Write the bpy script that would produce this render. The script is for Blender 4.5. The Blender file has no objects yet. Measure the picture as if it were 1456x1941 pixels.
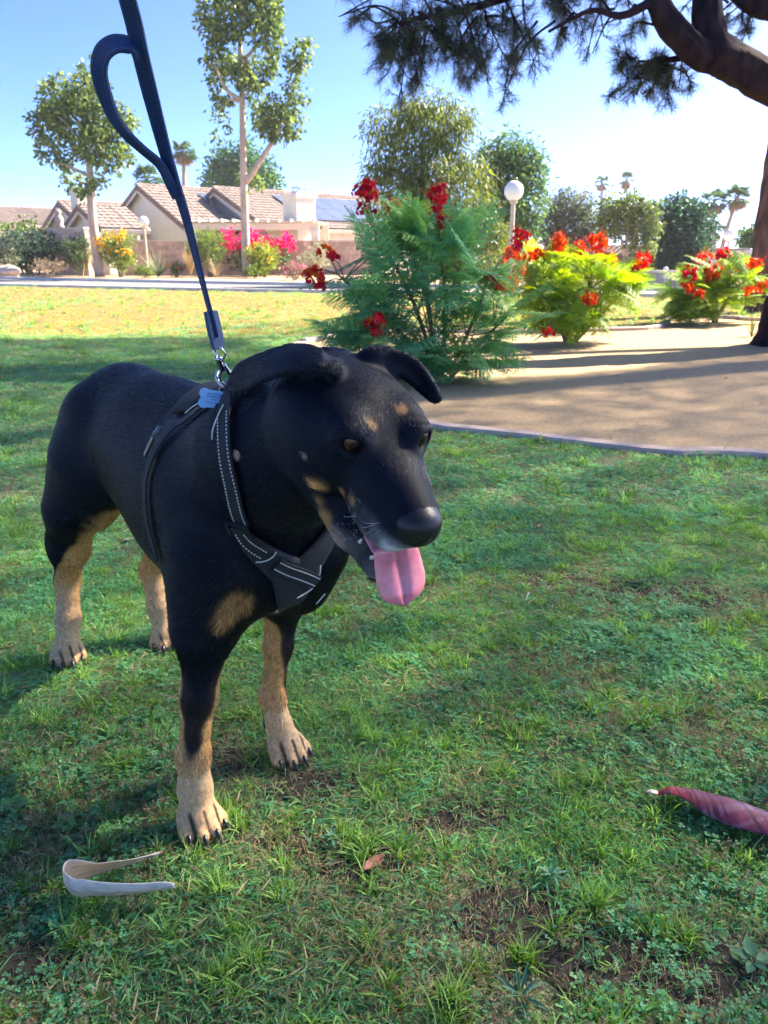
import bpy, bmesh, math, random
import numpy as np
from mathutils import Vector, Matrix

# ---------------------------------------------------------------- camera
SC = bpy.context.scene
COL = SC.collection
R = math.radians
PITCH = R(18.3); FPX = 1455.0; CXP, CYP = 728.0, 970.5; CAMH = 0.85
cam_data = bpy.data.cameras.new('camera')
cam_data.sensor_fit = 'VERTICAL'
cam_data.sensor_height = 36.0
cam_data.lens = 36.0 * FPX / 1941.0
cam_data.clip_start = 0.02
cam_data.clip_end = 3000
cam_data.dof.use_dof = True
cam_data.dof.focus_distance = 0.98
cam_data.dof.aperture_fstop = 15.0
cam = bpy.data.objects.new('camera', cam_data)
cam.location = (0, 0, CAMH)
cam.rotation_euler = (math.pi / 2 - PITCH, 0, 0)
COL.objects.link(cam)
SC.camera = cam

# ---------------------------------------------------------------- light
SUN_EL = R(38)
SUN_AZ = R(60)            # to the right of straight ahead (+Y), clockwise
SDIR = Vector((math.sin(SUN_AZ) * math.cos(SUN_EL), math.cos(SUN_AZ) * math.cos(SUN_EL), math.sin(SUN_EL)))
world = bpy.data.worlds.new('World')
SC.world = world
world.use_nodes = True
wn = world.node_tree.nodes; wl = world.node_tree.links
sky = wn.new('ShaderNodeTexSky')
sky.sky_type = 'NISHITA'
sky.sun_disc = False
sky.sun_elevation = SUN_EL
sky.sun_rotation = SUN_AZ
sky.air_density = 0.29
sky.dust_density = 4.0
sky.ozone_density = 10.0
sky.altitude = 2000
bg = wn['Background']
bg.inputs['Strength'].default_value = 0.058
wl.new(sky.outputs['Color'], bg.inputs['Color'])
sun_data = bpy.data.lights.new('sun', 'SUN')
sun_data.energy = 2.1
sun_data.angle = R(0.53)
sun_data.color = (1.0, 0.87, 0.70)
sun = bpy.data.objects.new('sun', sun_data)
sun.rotation_euler = SDIR.to_track_quat('Z', 'Y').to_euler()
sun.location = SDIR * 60
COL.objects.link(sun)
SC.view_settings.view_transform = 'Standard'
SC.view_settings.look = 'None'
SC.view_settings.gamma = 1.0
SC.view_settings.use_curve_mapping = False
SC.view_settings.exposure = 3.72
SC.cycles.max_bounces = 5
SC.cycles.diffuse_bounces = 3
SC.cycles.glossy_bounces = 2
SC.cycles.transmission_bounces = 3
SC.cycles.volume_bounces = 1
SC.cycles.use_denoising = True
try:
    SC.cycles.denoiser = 'OPENIMAGEDENOISE'
except Exception:
    pass
SC.cycles.use_adaptive_sampling = True
SC.cycles.adaptive_threshold = 0.02
SC.cycles.sample_clamp_indirect = 6

# ---------------------------------------------------------------- helpers
rng = np.random.default_rng(7)
random.seed(7)

def ray(px, py):
    """world direction of the line of sight through a photograph pixel"""
    x = (px - CXP) / FPX; y = -(py - CYP) / FPX
    return np.array([x, math.cos(PITCH) + y * math.sin(PITCH), -math.sin(PITCH) + y * math.cos(PITCH)])

def at(px, py, Y):
    r = ray(px, py)
    return np.array([0, 0, CAMH]) + r * (Y / r[1])

def G(px, py, z=0.0):
    r = ray(px, py)
    return np.array([0, 0, CAMH]) + r * ((z - CAMH) / r[2])

def norm(v):
    v = np.asarray(v, float)
    return v / (np.linalg.norm(v, axis=-1, keepdims=True) + 1e-12)

def nodes_of(m):
    m.use_nodes = True
    return m.node_tree.nodes, m.node_tree.links

def mat(name, col, rough=0.7, col2=None, scale=8.0, detail=6.0, bump=0.0, bscale=None, spec=0.35, metal=0.0,
        trans=0.0, coat=0.0, attr=None, attr_mix=1.0, coord='Object', rand=0.0, sheen=0.0, stretch=None):
    """principled material: two colours mixed by noise, fine relief, optional vertex colour and leaf translucency"""
    m = bpy.data.materials.new(name)
    n, l = nodes_of(m)
    b = n['Principled BSDF']
    b.inputs['Roughness'].default_value = rough
    b.inputs['Specular IOR Level'].default_value = spec
    b.inputs['Metallic'].default_value = metal
    if coat:
        b.inputs['Coat Weight'].default_value = coat
        b.inputs['Coat Roughness'].default_value = 0.15
    if sheen:
        b.inputs['Sheen Weight'].default_value = sheen
        b.inputs['Sheen Roughness'].default_value = 0.4
    tc = n.new('ShaderNodeTexCoord')
    src = tc.outputs[coord]
    if stretch:
        mp = n.new('ShaderNodeMapping')
        mp.inputs['Scale'].default_value = stretch
        l.new(src, mp.inputs['Vector']); src = mp.outputs['Vector']
    out = None
    nz = n.new('ShaderNodeTexNoise')
    nz.inputs['Scale'].default_value = scale
    nz.inputs['Detail'].default_value = detail
    l.new(src, nz.inputs['Vector'])
    if attr:
        a = n.new('ShaderNodeAttribute'); a.attribute_name = attr
        out = a.outputs['Color']
        if col2 is not None:
            mx = n.new('ShaderNodeMix'); mx.data_type = 'RGBA'; mx.blend_type = 'MULTIPLY'
            mx.inputs[0].default_value = 1.0
            cr = n.new('ShaderNodeValToRGB')
            cr.color_ramp.elements[0].position = 0.3; cr.color_ramp.elements[1].position = 0.7
            cr.color_ramp.elements[0].color = (*col, 1); cr.color_ramp.elements[1].color = (*col2, 1)
            l.new(nz.outputs['Fac'], cr.inputs['Fac'])
            l.new(out, mx.inputs[6]); l.new(cr.outputs['Color'], mx.inputs[7])
            out = mx.outputs[2]
    elif col2 is not None:
        cr = n.new('ShaderNodeValToRGB')
        cr.color_ramp.elements[0].position = 0.32; cr.color_ramp.elements[1].position = 0.68
        cr.color_ramp.elements[0].color = (*col, 1); cr.color_ramp.elements[1].color = (*col2, 1)
        l.new(nz.outputs['Fac'], cr.inputs['Fac'])
        out = cr.outputs['Color']
    else:
        rgb = n.new('ShaderNodeRGB'); rgb.outputs[0].default_value = (*col, 1)
        out = rgb.outputs[0]
    if rand:
        oi = n.new('ShaderNodeObjectInfo')
        hs = n.new('ShaderNodeHueSaturation')
        mr = n.new('ShaderNodeMapRange')
        mr.inputs[3].default_value = 1 - rand; mr.inputs[4].default_value = 1 + rand
        l.new(oi.outputs['Random'], mr.inputs[0])
        l.new(mr.outputs[0], hs.inputs['Value']); l.new(out, hs.inputs['Color'])
        out = hs.outputs['Color']
    l.new(out, b.inputs['Base Color'])
    if bump:
        nb = nz
        if bscale:
            nb = n.new('ShaderNodeTexNoise'); nb.inputs['Scale'].default_value = bscale
            nb.inputs['Detail'].default_value = 5
            l.new(src, nb.inputs['Vector'])
        bp = n.new('ShaderNodeBump'); bp.inputs['Strength'].default_value = 0.058
        bp.inputs['Distance'].default_value = 0.02
        l.new(nb.outputs['Fac'], bp.inputs['Height']); l.new(bp.outputs['Normal'], b.inputs['Normal'])
    if trans:
        t = n.new('ShaderNodeBsdfTranslucent')
        hs = n.new('ShaderNodeHueSaturation'); hs.inputs['Saturation'].default_value = 1.15
        hs.inputs['Value'].default_value = 1.25
        l.new(out, hs.inputs['Color']); l.new(hs.outputs['Color'], t.inputs['Color'])
        ms = n.new('ShaderNodeMixShader'); ms.inputs[0].default_value = trans
        l.new(b.outputs[0], ms.inputs[1]); l.new(t.outputs[0], ms.inputs[2])
        l.new(ms.outputs[0], n['Material Output'].inputs['Surface'])
    return m

def empty(name, loc, label=None, cat=None, group=None, kind=None):
    o = bpy.data.objects.new(name, None)
    o.location = [float(v) for v in loc]
    COL.objects.link(o)
    return tag(o, label, cat, group, kind)

def tag(o, label=None, cat=None, group=None, kind=None):
    if label: o['label'] = label
    if cat: o['category'] = cat
    if group: o['group'] = group
    if kind: o['kind'] = kind
    return o

def wloc(o):
    v = np.zeros(3)
    while o is not None:
        v += np.array(o.location); o = o.parent
    return v

class MB:
    """collects verts / faces (world coordinates), builds ONE mesh object"""
    def __init__(s):
        s.v = []; s.f = []; s.c = []; s.nv = 0; s.m = []
    def add(s, verts, faces, col=None, mi=0):
        verts = np.asarray(verts, float).reshape(-1, 3)
        s.v.append(verts)
        k = s.nv
        for q in faces: s.f.append([int(i) + k for i in q])
        s.m += [mi] * len(faces)
        s.nv += len(verts)
        c = np.ones((len(verts), 3)) if col is None else np.broadcast_to(np.asarray(col, float), (len(verts), 3))
        s.c.append(c)
        return s
    def box(s, c, size, rz=0.0, col=None, mi=0, ax=None):
        hx, hy, hz = np.asarray(size, float) / 2
        v = np.array([[x, y, z] for x in (-hx, hx) for y in (-hy, hy) for z in (-hz, hz)])
        if ax is not None:
            v = v @ np.asarray(ax, float)
        else:
            ca, sa = math.cos(rz), math.sin(rz)
            v = v @ np.array([[ca, sa, 0], [-sa, ca, 0], [0, 0, 1]])
        return s.add(v + np.asarray(c, float), [(0, 1, 3, 2), (4, 6, 7, 5), (0, 4, 5, 1), (2, 3, 7, 6), (0, 2, 6, 4), (1, 5, 7, 3)], col, mi)
    def tube(s, pts, rad, seg=8, cap=True, col=None, jitter=0.0, mi=0):
        pts = np.asarray(pts, float); n = len(pts)
        rad = np.broadcast_to(np.asarray(rad, float), (n,))
        t = np.gradient(pts, axis=0); t = norm(t)
        up = np.array([0, 0, 1.0]) if abs(t[0][2]) < 0.9 else np.array([1.0, 0, 0])
        u = norm(np.cross(t[0], up)); V = []
        for i in range(n):
            u = norm(u - t[i] * (u @ t[i])); w = np.cross(t[i], u)
            for k in range(seg):
                a = 2 * math.pi * k / seg
                rr = rad[i] * (1 + (jitter * (rng.random() - .5) if jitter else 0))
                V.append(pts[i] + (u * math.cos(a) + w * math.sin(a)) * rr)
        F_ = []
        for i in range(n - 1):
            for k in range(seg):
                F_.append((i * seg + k, i * seg + (k + 1) % seg, (i + 1) * seg + (k + 1) % seg, (i + 1) * seg + k))
        if cap:
            F_.append(tuple(range(seg))[::-1]); F_.append(tuple((n - 1) * seg + k for k in range(seg)))
        return s.add(V, F_, col, mi)
    def lathe(s, c, prof, seg=24, col=None, mi=0):
        V = []; n = len(prof)
        for r_, z in prof:
            for k in range(seg):
                a = 2 * math.pi * k / seg
                V.append((c[0] + r_ * math.cos(a), c[1] + r_ * math.sin(a), c[2] + z))
        F_ = []
        for i in range(n - 1):
            for k in range(seg):
                F_.append((i * seg + k, i * seg + (k + 1) % seg, (i + 1) * seg + (k + 1) % seg, (i + 1) * seg + k))
        F_.append(tuple(range(seg))[::-1]); F_.append(tuple((n - 1) * seg + k for k in range(seg)))
        return s.add(V, F_, col, mi)
    def ribbon(s, pts, side, width, thick=0.0, nrm=None, col=None, mi=0):
        """strap along pts; side = unit vectors across; nrm = unit normals; closed section"""
        pts = np.asarray(pts, float); n = len(pts)
        side = np.broadcast_to(np.asarray(side, float), (n, 3))
        width = np.broadcast_to(np.asarray(width, float), (n,))
        if nrm is None:
            nrm = norm(np.cross(np.gradient(pts, axis=0), side))
        nrm = np.broadcast_to(np.asarray(nrm, float), (n, 3))
        h = thick / 2; w = width[:, None] / 2
        A = pts + side * w + nrm * h; B = pts - side * w + nrm * h
        C = pts - side * w - nrm * h; D = pts + side * w - nrm * h
        V = np.stack([A, B, C, D], 1).reshape(-1, 3); F_ = []
        for i in range(n - 1):
            for k in range(4):
                F_.append((i * 4 + k, i * 4 + (k + 1) % 4, (i + 1) * 4 + (k + 1) % 4, (i + 1) * 4 + k))
        F_.append((3, 2, 1, 0)); F_.append(tuple((n - 1) * 4 + k for k in range(4)))
        return s.add(V, F_, col, mi)
    def mesh(s, name, origin=(0, 0, 0), smooth=False):
        me = bpy.data.meshes.new(name)
        V = np.concatenate(s.v) - np.asarray(origin, float)
        me.from_pydata(V.tolist(), [], s.f)
        ca = me.color_attributes.new('col', 'FLOAT_COLOR', 'POINT')
        C = np.concatenate(s.c); C = np.concatenate([C, np.ones((len(C), 1))], 1).astype(np.float32)
        ca.data.foreach_set('color', C.ravel())
        if smooth: me.polygons.foreach_set('use_smooth', np.ones(len(me.polygons), bool))
        if any(s.m): me.polygons.foreach_set('material_index', np.array(s.m, np.int32))
        me.update()
        return me
    def build(s, name, m, parent=None, smooth=False, origin=None):
        org = wloc(parent) if parent is not None else (np.zeros(3) if origin is None else np.asarray(origin, float))
        me = s.mesh(name, org, smooth)
        for mm in (m if isinstance(m, (list, tuple)) else [m]): me.materials.append(mm)
        o = bpy.data.objects.new(name, me)
        COL.objects.link(o)
        if parent is not None: o.parent = parent
        else: o.location = org.tolist()
        return o

def fast_mesh(name, V, F_, cols=None, smooth=False):
    """numpy mesh with all faces of equal size"""
    V = np.asarray(V, np.float32); F_ = np.asarray(F_, np.int32)
    me = bpy.data.meshes.new(name)
    k = F_.shape[1]
    me.vertices.add(len(V)); me.vertices.foreach_set('co', V.ravel())
    me.loops.add(F_.size); me.loops.foreach_set('vertex_index', F_.ravel())
    me.polygons.add(len(F_)); me.polygons.foreach_set('loop_start', np.arange(0, F_.size, k, dtype=np.int32))
    try: me.polygons.foreach_set('loop_total', np.full(len(F_), k, np.int32))
    except Exception: pass
    if smooth: me.polygons.foreach_set('use_smooth', np.ones(len(F_), bool))
    if cols is not None:
        ca = me.color_attributes.new('col', 'FLOAT_COLOR', 'POINT')
        C = np.concatenate([np.asarray(cols, np.float32), np.ones((len(V), 1), np.float32)], 1)
        ca.data.foreach_set('color', C.ravel())
    me.update(calc_edges=True)
    me.validate()
    return me

def link(name, me, m, parent=None, loc=(0, 0, 0)):
    o = bpy.data.objects.new(name, me)
    if m is not None and len(me.materials) == 0:
        for mm in (m if isinstance(m, (list, tuple)) else [m]): me.materials.append(mm)
    COL.objects.link(o)
    if parent is not None: o.parent = parent
    o.location = [float(x) for x in loc]
    return o

def copy_tree(o, parent=None):
    c = o.copy(); COL.objects.link(c); c.parent = parent
    for ch in list(o.children): copy_tree(ch, c)
    return c

def spline(pts, n, closed=False):
    """Catmull-Rom through pts"""
    P = np.asarray(pts, float); m = len(P)
    ts = np.linspace(0, m if closed else m - 1, n, endpoint=not closed)
    out = []
    for t in ts:
        i = int(min(math.floor(t), m - 1 if closed else m - 2)); u = t - i
        if closed: a, b, c, d = P[(i - 1) % m], P[i % m], P[(i + 1) % m], P[(i + 2) % m]
        else: a, b, c, d = P[max(i - 1, 0)], P[i], P[i + 1], P[min(i + 2, m - 1)]
        out.append(.5 * ((2 * b) + (c - a) * u + (2 * a - 5 * b + 4 * c - d) * u * u + (3 * b - a - 3 * c + d) * u ** 3))
    return np.array(out)
def ss(x, a, b):
    t = np.clip((x - a) / (b - a), 0, 1); return t * t * (3 - 2 * t)
# ================================================================ ground
def noise2(P_, sc, seed, octv=3):
    """smooth value noise for placement (numpy)"""
    r_ = np.random.default_rng(seed); out = np.zeros(len(P_)); amp = 1; tot = 0
    for o in range(octv):
        T = r_.random((64, 64)); q = np.asarray(P_)[:, :2] * sc * 2 ** o + 100.37 * (o + 1)
        i = np.floor(q).astype(int); f_ = q - i; f_ = f_ * f_ * (3 - 2 * f_)
        a = T[i[:, 0] % 64, i[:, 1] % 64]; b = T[(i[:, 0] + 1) % 64, i[:, 1] % 64]; c = T[i[:, 0] % 64, (i[:, 1] + 1) % 64]; d = T[(i[:, 0] + 1) % 64, (i[:, 1] + 1) % 64]
        out += amp * ((a * (1 - f_[:, 0]) + b * f_[:, 0]) * (1 - f_[:, 1]) + (c * (1 - f_[:, 0]) + d * f_[:, 0]) * f_[:, 1]); tot += amp; amp *= .5
    return out / tot

def lawn_material():
    m = bpy.data.materials.new('turf_soil'); n, l = nodes_of(m); b = n['Principled BSDF']
    geo = n.new('ShaderNodeNewGeometry')
    def nz(sc, det=6):
        k = n.new('ShaderNodeTexNoise'); k.inputs['Scale'].default_value = sc; k.inputs['Detail'].default_value = det
        l.new(geo.outputs['Position'], k.inputs['Vector']); return k
    def ramp(fac, stops):
        r_ = n.new('ShaderNodeValToRGB'); e = r_.color_ramp.elements
        while len(e) < len(stops): e.new(.5)
        for k, (p_, c) in zip(e, stops): k.position = p_; k.color = (*c, 1)
        l.new(fac, r_.inputs['Fac']); return r_
    soil = ramp(nz(150, 9).outputs['Fac'], [(.36, (.045, .034, .024)), (.46, (.16, .17, .09)), (.58, (.25, .34, .17)), (.72, (.40, .42, .25))])
    green = ramp(nz(38, 8).outputs['Fac'], [(.3, (.10, .105, .024)), (.5, (.23, .19, .04)), (.7, (.36, .25, .06))])
    # grass colour takes over where single blades are too small to see
    sep = n.new('ShaderNodeSeparateXYZ'); l.new(geo.outputs['Position'], sep.inputs[0])
    mr = n.new('ShaderNodeMapRange'); mr.inputs[1].default_value = 6.0; mr.inputs[2].default_value = 9.5; l.new(sep.outputs['Y'], mr.inputs[0])
    mx = n.new('ShaderNodeMix'); mx.data_type = 'RGBA'
    l.new(mr.outputs[0], mx.inputs[0]); l.new(soil.outputs['Color'], mx.inputs[6]); l.new(green.outputs['Color'], mx.inputs[7])
    l.new(mx.outputs[2], b.inputs['Base Color'])
    b.inputs['Roughness'].default_value = .95; b.inputs['Specular IOR Level'].default_value = .1
    bp = n.new('ShaderNodeBump'); bp.inputs['Strength'].default_value = .7; bp.inputs['Distance'].default_value = .02
    l.new(nz(120).outputs['Fac'], bp.inputs['Height']); l.new(bp.outputs['Normal'], b.inputs['Normal'])
    return m
lawn_mat = lawn_material()
gravel_mat = mat('decomposed_granite', (.31, .22, .122), .95, (.44, .32, .185), scale=55, detail=10, bump=.6, bscale=220, spec=.15, coord='Object')
dirt_mat = mat('planting_gravel', (.36, .25, .16), .95, (.52, .38, .25), scale=6, detail=10, bump=.5, bscale=30, spec=.1)
asphalt_mat = mat('asphalt', (.16, .155, .155), .85, (.21, .205, .20), scale=3, detail=10, bump=.3, bscale=60, spec=.2)
concrete_mat = mat('concrete', (.36, .275, .24), .85, (.46, .36, .31), scale=9, detail=8, bump=.4, bscale=60, spec=.2)
kerb_mat = mat('kerb_concrete', (.50, .48, .44), .85, (.62, .60, .55), scale=4, detail=8, bump=.3, bscale=40, spec=.2)

def sheet(name, poly, z, m, kind='structure'):
    mb = MB(); mb.add([(x, y, z) for x, y in poly], [tuple(range(len(poly)))]); o = mb.build(name, m); tag(o, kind=kind); return o
sheet('ground', [(-420, -60), (420, -60), (420, 900), (-420, 900)], -.03, dirt_mat)

# road edges (near, far): the road swings closer towards the right
road_near = spline([(-70, 54), (-40, 40.5), (-22, 31), (-12.8, 26), (-7, 22.9), (-1.8, 20.6), (5.8, 18.3), (14, 16.6), (30, 15), (70, 13)], 80)
road_far = spline([(-70, 64), (-40, 51), (-26, 41.5), (-17.5, 35.5), (-9, 30.2), (-2.4, 26.6), (7.3, 22.5), (16, 20.9), (32, 19.4), (70, 17.6)], 80)
mb = MB(); n_ = 80
V = [(x, y, -.015) for x, y in road_near] + [(x, y, -.015) for x, y in road_far]
mb.add(V, [(i, i + 1, n_ + i + 1, n_ + i) for i in range(n_ - 1)]); tag(mb.build('road', asphalt_mat), kind='structure')
def kerb(name, line, w, z0, z1, m, sgn):
    P_ = np.array([(x, y, 0) for x, y in line]); t = norm(np.gradient(P_, axis=0)); s = np.cross(t, [0, 0, 1.0]) * sgn
    V = []
    for p, q in zip(P_, s):
        V += [p + [0, 0, z0], p + [0, 0, z1 - .015], p + q * .015 + [0, 0, z1], p + q * w + [0, 0, z1], p + q * w + [0, 0, z0]]
    Fq = [(i * 5 + k, i * 5 + k + 1, (i + 1) * 5 + k + 1, (i + 1) * 5 + k) for i in range(len(P_) - 1) for k in range(4)]
    mb = MB(); mb.add(V, Fq); o = mb.build(name, m); tag(o, kind='structure'); return o
kerb('kerb', road_near, .16, -.02, .085, kerb_mat, 1)
kerb('kerb', road_far, .16, -.02, .085, kerb_mat, -1)

# gravel bed and its edging strips
bed_near = spline([(9.5, 1.6), (5.0, 2.05), (3.0, 2.62)] + [tuple(G(px, py)[:2]) for px, py in ((1456, 868), (1300, 864), (1200, 855), (1100, 843), (1000, 831), (900, 821), (818, 811))] +
                  [(-.25, 4.55), (-.75, 5.3), (-1.0, 6.3), (-1.0, 7.4), (-.85, 8.2)], 90)
bed_far = spline([(-.85, 8.2)] + [tuple(G(px, py)[:2]) for px, py in ((640, 640), (700, 635), (800, 631), (1000, 632), (1148, 628), (1230, 625), (1258, 617), (1270, 608), (1290, 603), (1330, 603), (1400, 606), (1456, 609))] + [(8.5, 11.2), (14, 10.2)], 90)
bed = np.concatenate([bed_near, bed_far[1:]])
from mathutils.geometry import tessellate_polygon
def tess_sheet(name, poly, z, m, kind='structure'):
    pl = [Vector((float(x), float(y), 0)) for x, y in poly]
    tr = tessellate_polygon([pl])
    mb = MB(); mb.add([(p.x, p.y, z) for p in pl], [tuple(t) for t in tr]); o = mb.build(name, m); return tag(o, kind=kind)
bedc = np.concatenate([bed, [(14, 1.4)]])
tess_sheet('gravel_bed', bedc, .004, gravel_mat)
def in_poly(P_, poly):
    x, y = np.asarray(P_)[:, 0], np.asarray(P_)[:, 1]; ins = np.zeros(len(x), bool); n = len(poly); j = n - 1
    for i in range(n):
        xi, yi = poly[i]; xj, yj = poly[j]
        c = ((yi > y) != (yj > y)) & (x < (xj - xi) * (y - yi) / (yj - yi + 1e-12) + xi); ins ^= c; j = i
    return ins
# lawn: one sheet from behind the camera to the kerb
lawn_poly = [(x, y) for x, y in road_near] + [(70, -20), (-70, -20)]
tess_sheet('lawn', lawn_poly, 0.0, lawn_mat)

def strip(name, line, w, h, m, label, seglen=1.2):
    root = empty(name, (*line[len(line) // 2], 0), label, 'edging')
    P_ = np.array([(x, y, 0) for x, y in line]); D_ = np.concatenate([[0], np.cumsum(np.linalg.norm(np.diff(P_, axis=0), axis=1))])
    k = max(int(D_[-1] / seglen), 1)
    for j in range(k):
        ds = np.linspace(D_[-1] * j / k + .004, D_[-1] * (j + 1) / k - .004, 9)
        c = np.stack([np.interp(ds, D_, P_[:, i]) for i in range(3)], 1); t = norm(np.gradient(c, axis=0)); s = np.cross(t, [0, 0, 1.0])
        dz = random.uniform(-.003, .003)
        prof = [(-w / 2, -.02), (-w / 2, h - .012 + dz), (-w / 2 + .012, h + dz), (w / 2 - .012, h + dz), (w / 2, h - .012 + dz), (w / 2, -.02)]
        V = [p + q * a + np.array([0, 0, b]) for p, q in zip(c, s) for a, b in prof]; np_ = len(prof)
        Fq = [(i * np_ + e, i * np_ + e + 1, (i + 1) * np_ + e + 1, (i + 1) * np_ + e) for i in range(8) for e in range(np_ - 1)] + [tuple(range(np_))[::-1], tuple(8 * np_ + e for e in range(np_))]
        mb = MB(); mb.add(V, Fq); mb.build('edging_segment', m, root)
    return root
strip('lawn_edging', bed_near, .10, .032, concrete_mat, 'grey concrete edging between the near lawn and the gravel bed')
strip('lawn_edging', bed_far, .09, .05, concrete_mat, 'pale curved concrete edging along the far side of the gravel bed')

# ---------------------------------------------------------------- scattering by geometry nodes
def scatter(name, P_, rot, scl, idx, sources, label=None, cat=None, kind='stuff'):
    """one object: every vertex of its mesh carries an instance of one of the source meshes"""
    src = bpy.data.collections.new(name + '_pieces')
    for k, (me, m) in enumerate(sources):
        o = bpy.data.objects.new('%s_piece_%02d' % (name, k), me)
        if len(me.materials) == 0: me.materials.append(m)
        src.objects.link(o)
    me = bpy.data.meshes.new(name); me.vertices.add(len(P_)); me.vertices.foreach_set('co', np.asarray(P_, np.float32).ravel())
    a = me.attributes.new('rot', 'FLOAT_VECTOR', 'POINT'); a.data.foreach_set('vector', np.asarray(rot, np.float32).ravel())
    a = me.attributes.new('scl', 'FLOAT', 'POINT'); a.data.foreach_set('value', np.asarray(scl, np.float32))
    a = me.attributes.new('idx', 'INT', 'POINT'); a.data.foreach_set('value', np.asarray(idx, np.int32))
    o = bpy.data.objects.new(name, me); COL.objects.link(o)
    ng = bpy.data.node_groups.new(name, 'GeometryNodeTree')
    ng.interface.new_socket('Geometry', in_out='INPUT', socket_type='NodeSocketGeometry'); ng.interface.new_socket('Geometry', in_out='OUTPUT', socket_type='NodeSocketGeometry')
    N = ng.nodes; L_ = ng.links
    gi = N.new('NodeGroupInput'); go = N.new('NodeGroupOutput'); ci = N.new('GeometryNodeCollectionInfo'); ip = N.new('GeometryNodeInstanceOnPoints')
    ci.inputs['Collection'].default_value = src; ci.inputs['Separate Children'].default_value = True; ci.inputs['Reset Children'].default_value = True
    def na(nm, ty):
        k = N.new('GeometryNodeInputNamedAttribute'); k.data_type = ty; k.inputs['Name'].default_value = nm; return k.outputs['Attribute']
    L_.new(gi.outputs[0], ip.inputs['Points']); L_.new(ci.outputs[0], ip.inputs['Instance']); ip.inputs['Pick Instance'].default_value = True
    L_.new(na('idx', 'INT'), ip.inputs['Instance Index'])
    e2r = N.new('FunctionNodeEulerToRotation'); L_.new(na('rot', 'FLOAT_VECTOR'), e2r.inputs[0]); L_.new(e2r.outputs[0], ip.inputs['Rotation'])
    L_.new(na('scl', 'FLOAT'), ip.inputs['Scale']); L_.new(ip.outputs[0], go.inputs[0])
    md = o.modifiers.new('scatter', 'NODES'); md.node_group = ng
    tag(o, label, cat, kind=kind)
    return o

def grass_material(name, trans=.35):
    """blade colour from the vertex colour, tinted per clump and by slow patches across the lawn"""
    m = mat(name, (.75, .75, .75), .55, (1.3, 1.25, 1.15), scale=1.6, detail=4, attr='col', spec=.25, trans=trans, rand=.22, coord='Object')
    n = m.node_tree.nodes; l = m.node_tree.links
    geo = n.new('ShaderNodeNewGeometry')
    nz = [k for k in n if k.type == 'TEX_NOISE'][0]
    for lk in list(nz.inputs['Vector'].links): l.remove(lk)
    l.new(geo.outputs['Position'], nz.inputs['Vector'])
    return m
grass_mat = grass_material('grass_blades', .45)
def blade(V, F_, C_, base, d, L_, w, bend, c0, c1, seg=3):
    d = norm(d); s = norm(np.cross(d, [rng.normal(), rng.normal(), .01])); dn = np.array([0, 0, -1.0])
    k = len(V); hz = norm(d * np.array([1, 1, 0]) + 1e-6)
    for i in range(seg + 1):
        t = i / seg; p = base + d * L_ * t + (dn * bend * L_ * .5 + hz * bend * L_ * .35) * t * t
        ww = w * (1 - t ** 1.6) * .5
        c = np.asarray(c0) * (1 - t) + np.asarray(c1) * t
        if i < seg: V += [p - s * ww, p + s * ww]; C_ += [c, c]
        else: V += [p]; C_ += [c]
    for i in range(seg - 1):
        a = k + 2 * i; F_ += [(a, a + 1, a + 3), (a, a + 3, a + 2)]
    a = k + 2 * (seg - 1); F_.append((a, a + 1, a + 2))
GCOL = [((.16, .33, .15), (.18, .46, .22)), ((.18, .35, .12), (.25, .51, .18)), ((.13, .30, .17), (.15, .42, .27)), ((.21, .36, .10), (.33, .54, .16))]
GCOL = [tuple(tuple(np.array(c) * np.array([1.25, 1.18, 1.15])) for c in pr) for pr in GCOL]
DRYC = [((.32, .24, .12), (.52, .42, .25)), ((.25, .18, .11), (.42, .32, .20)), ((.38, .31, .18), (.60, .52, .34))]
def tuft(nb, rad, L0, L1, w0, w1, lean, cols, bend=(.2, .9), dry=.0):
    V, F_, C_ = [], [], []
    for _ in range(nb):
        a = rng.random() * 6.283; r_ = rad * math.sqrt(rng.random())
        c0, c1 = random.choice(DRYC) if rng.random() < dry else random.choice(cols)
        k = rng.uniform(.75, 1.25)
        az = rng.random() * 6.283; tl = abs(rng.normal()) * lean
        blade(V, F_, C_, np.array([r_ * math.cos(a), r_ * math.sin(a), -.002]), np.array([math.sin(tl) * math.cos(az), math.sin(tl) * math.sin(az), math.cos(tl)]),
              rng.uniform(L0, L1), rng.uniform(w0, w1), rng.uniform(*bend), np.array(c0) * k, np.array(c1) * k)
    return fast_mesh('grass_tuft', np.array(V), np.array(F_), np.array(C_))
def splay(nb, rad, cols, dry):
    """mown turf seen from above: short blades lying almost flat over each other"""
    V, F_, C_ = [], [], []
    for _ in range(nb):
        a = rng.random() * 6.283; r_ = rad * math.sqrt(rng.random()); az = rng.random() * 6.283; el = rng.uniform(-.05, .45)
        c0, c1 = random.choice(DRYC) if rng.random() < dry else random.choice(cols); k = rng.uniform(.7, 1.25)
        blade(V, F_, C_, np.array([r_ * math.cos(a), r_ * math.sin(a), rng.uniform(.000, .008)]), np.array([math.cos(el) * math.cos(az), math.cos(el) * math.sin(az), math.sin(el)]),
              rng.uniform(.008, .020), rng.uniform(.0016, .0032), rng.uniform(.0, .5), np.array(c0) * k, np.array(c1) * k, 2)
    return fast_mesh('grass_tuft', np.array(V), np.array(F_), np.array(C_))
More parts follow.
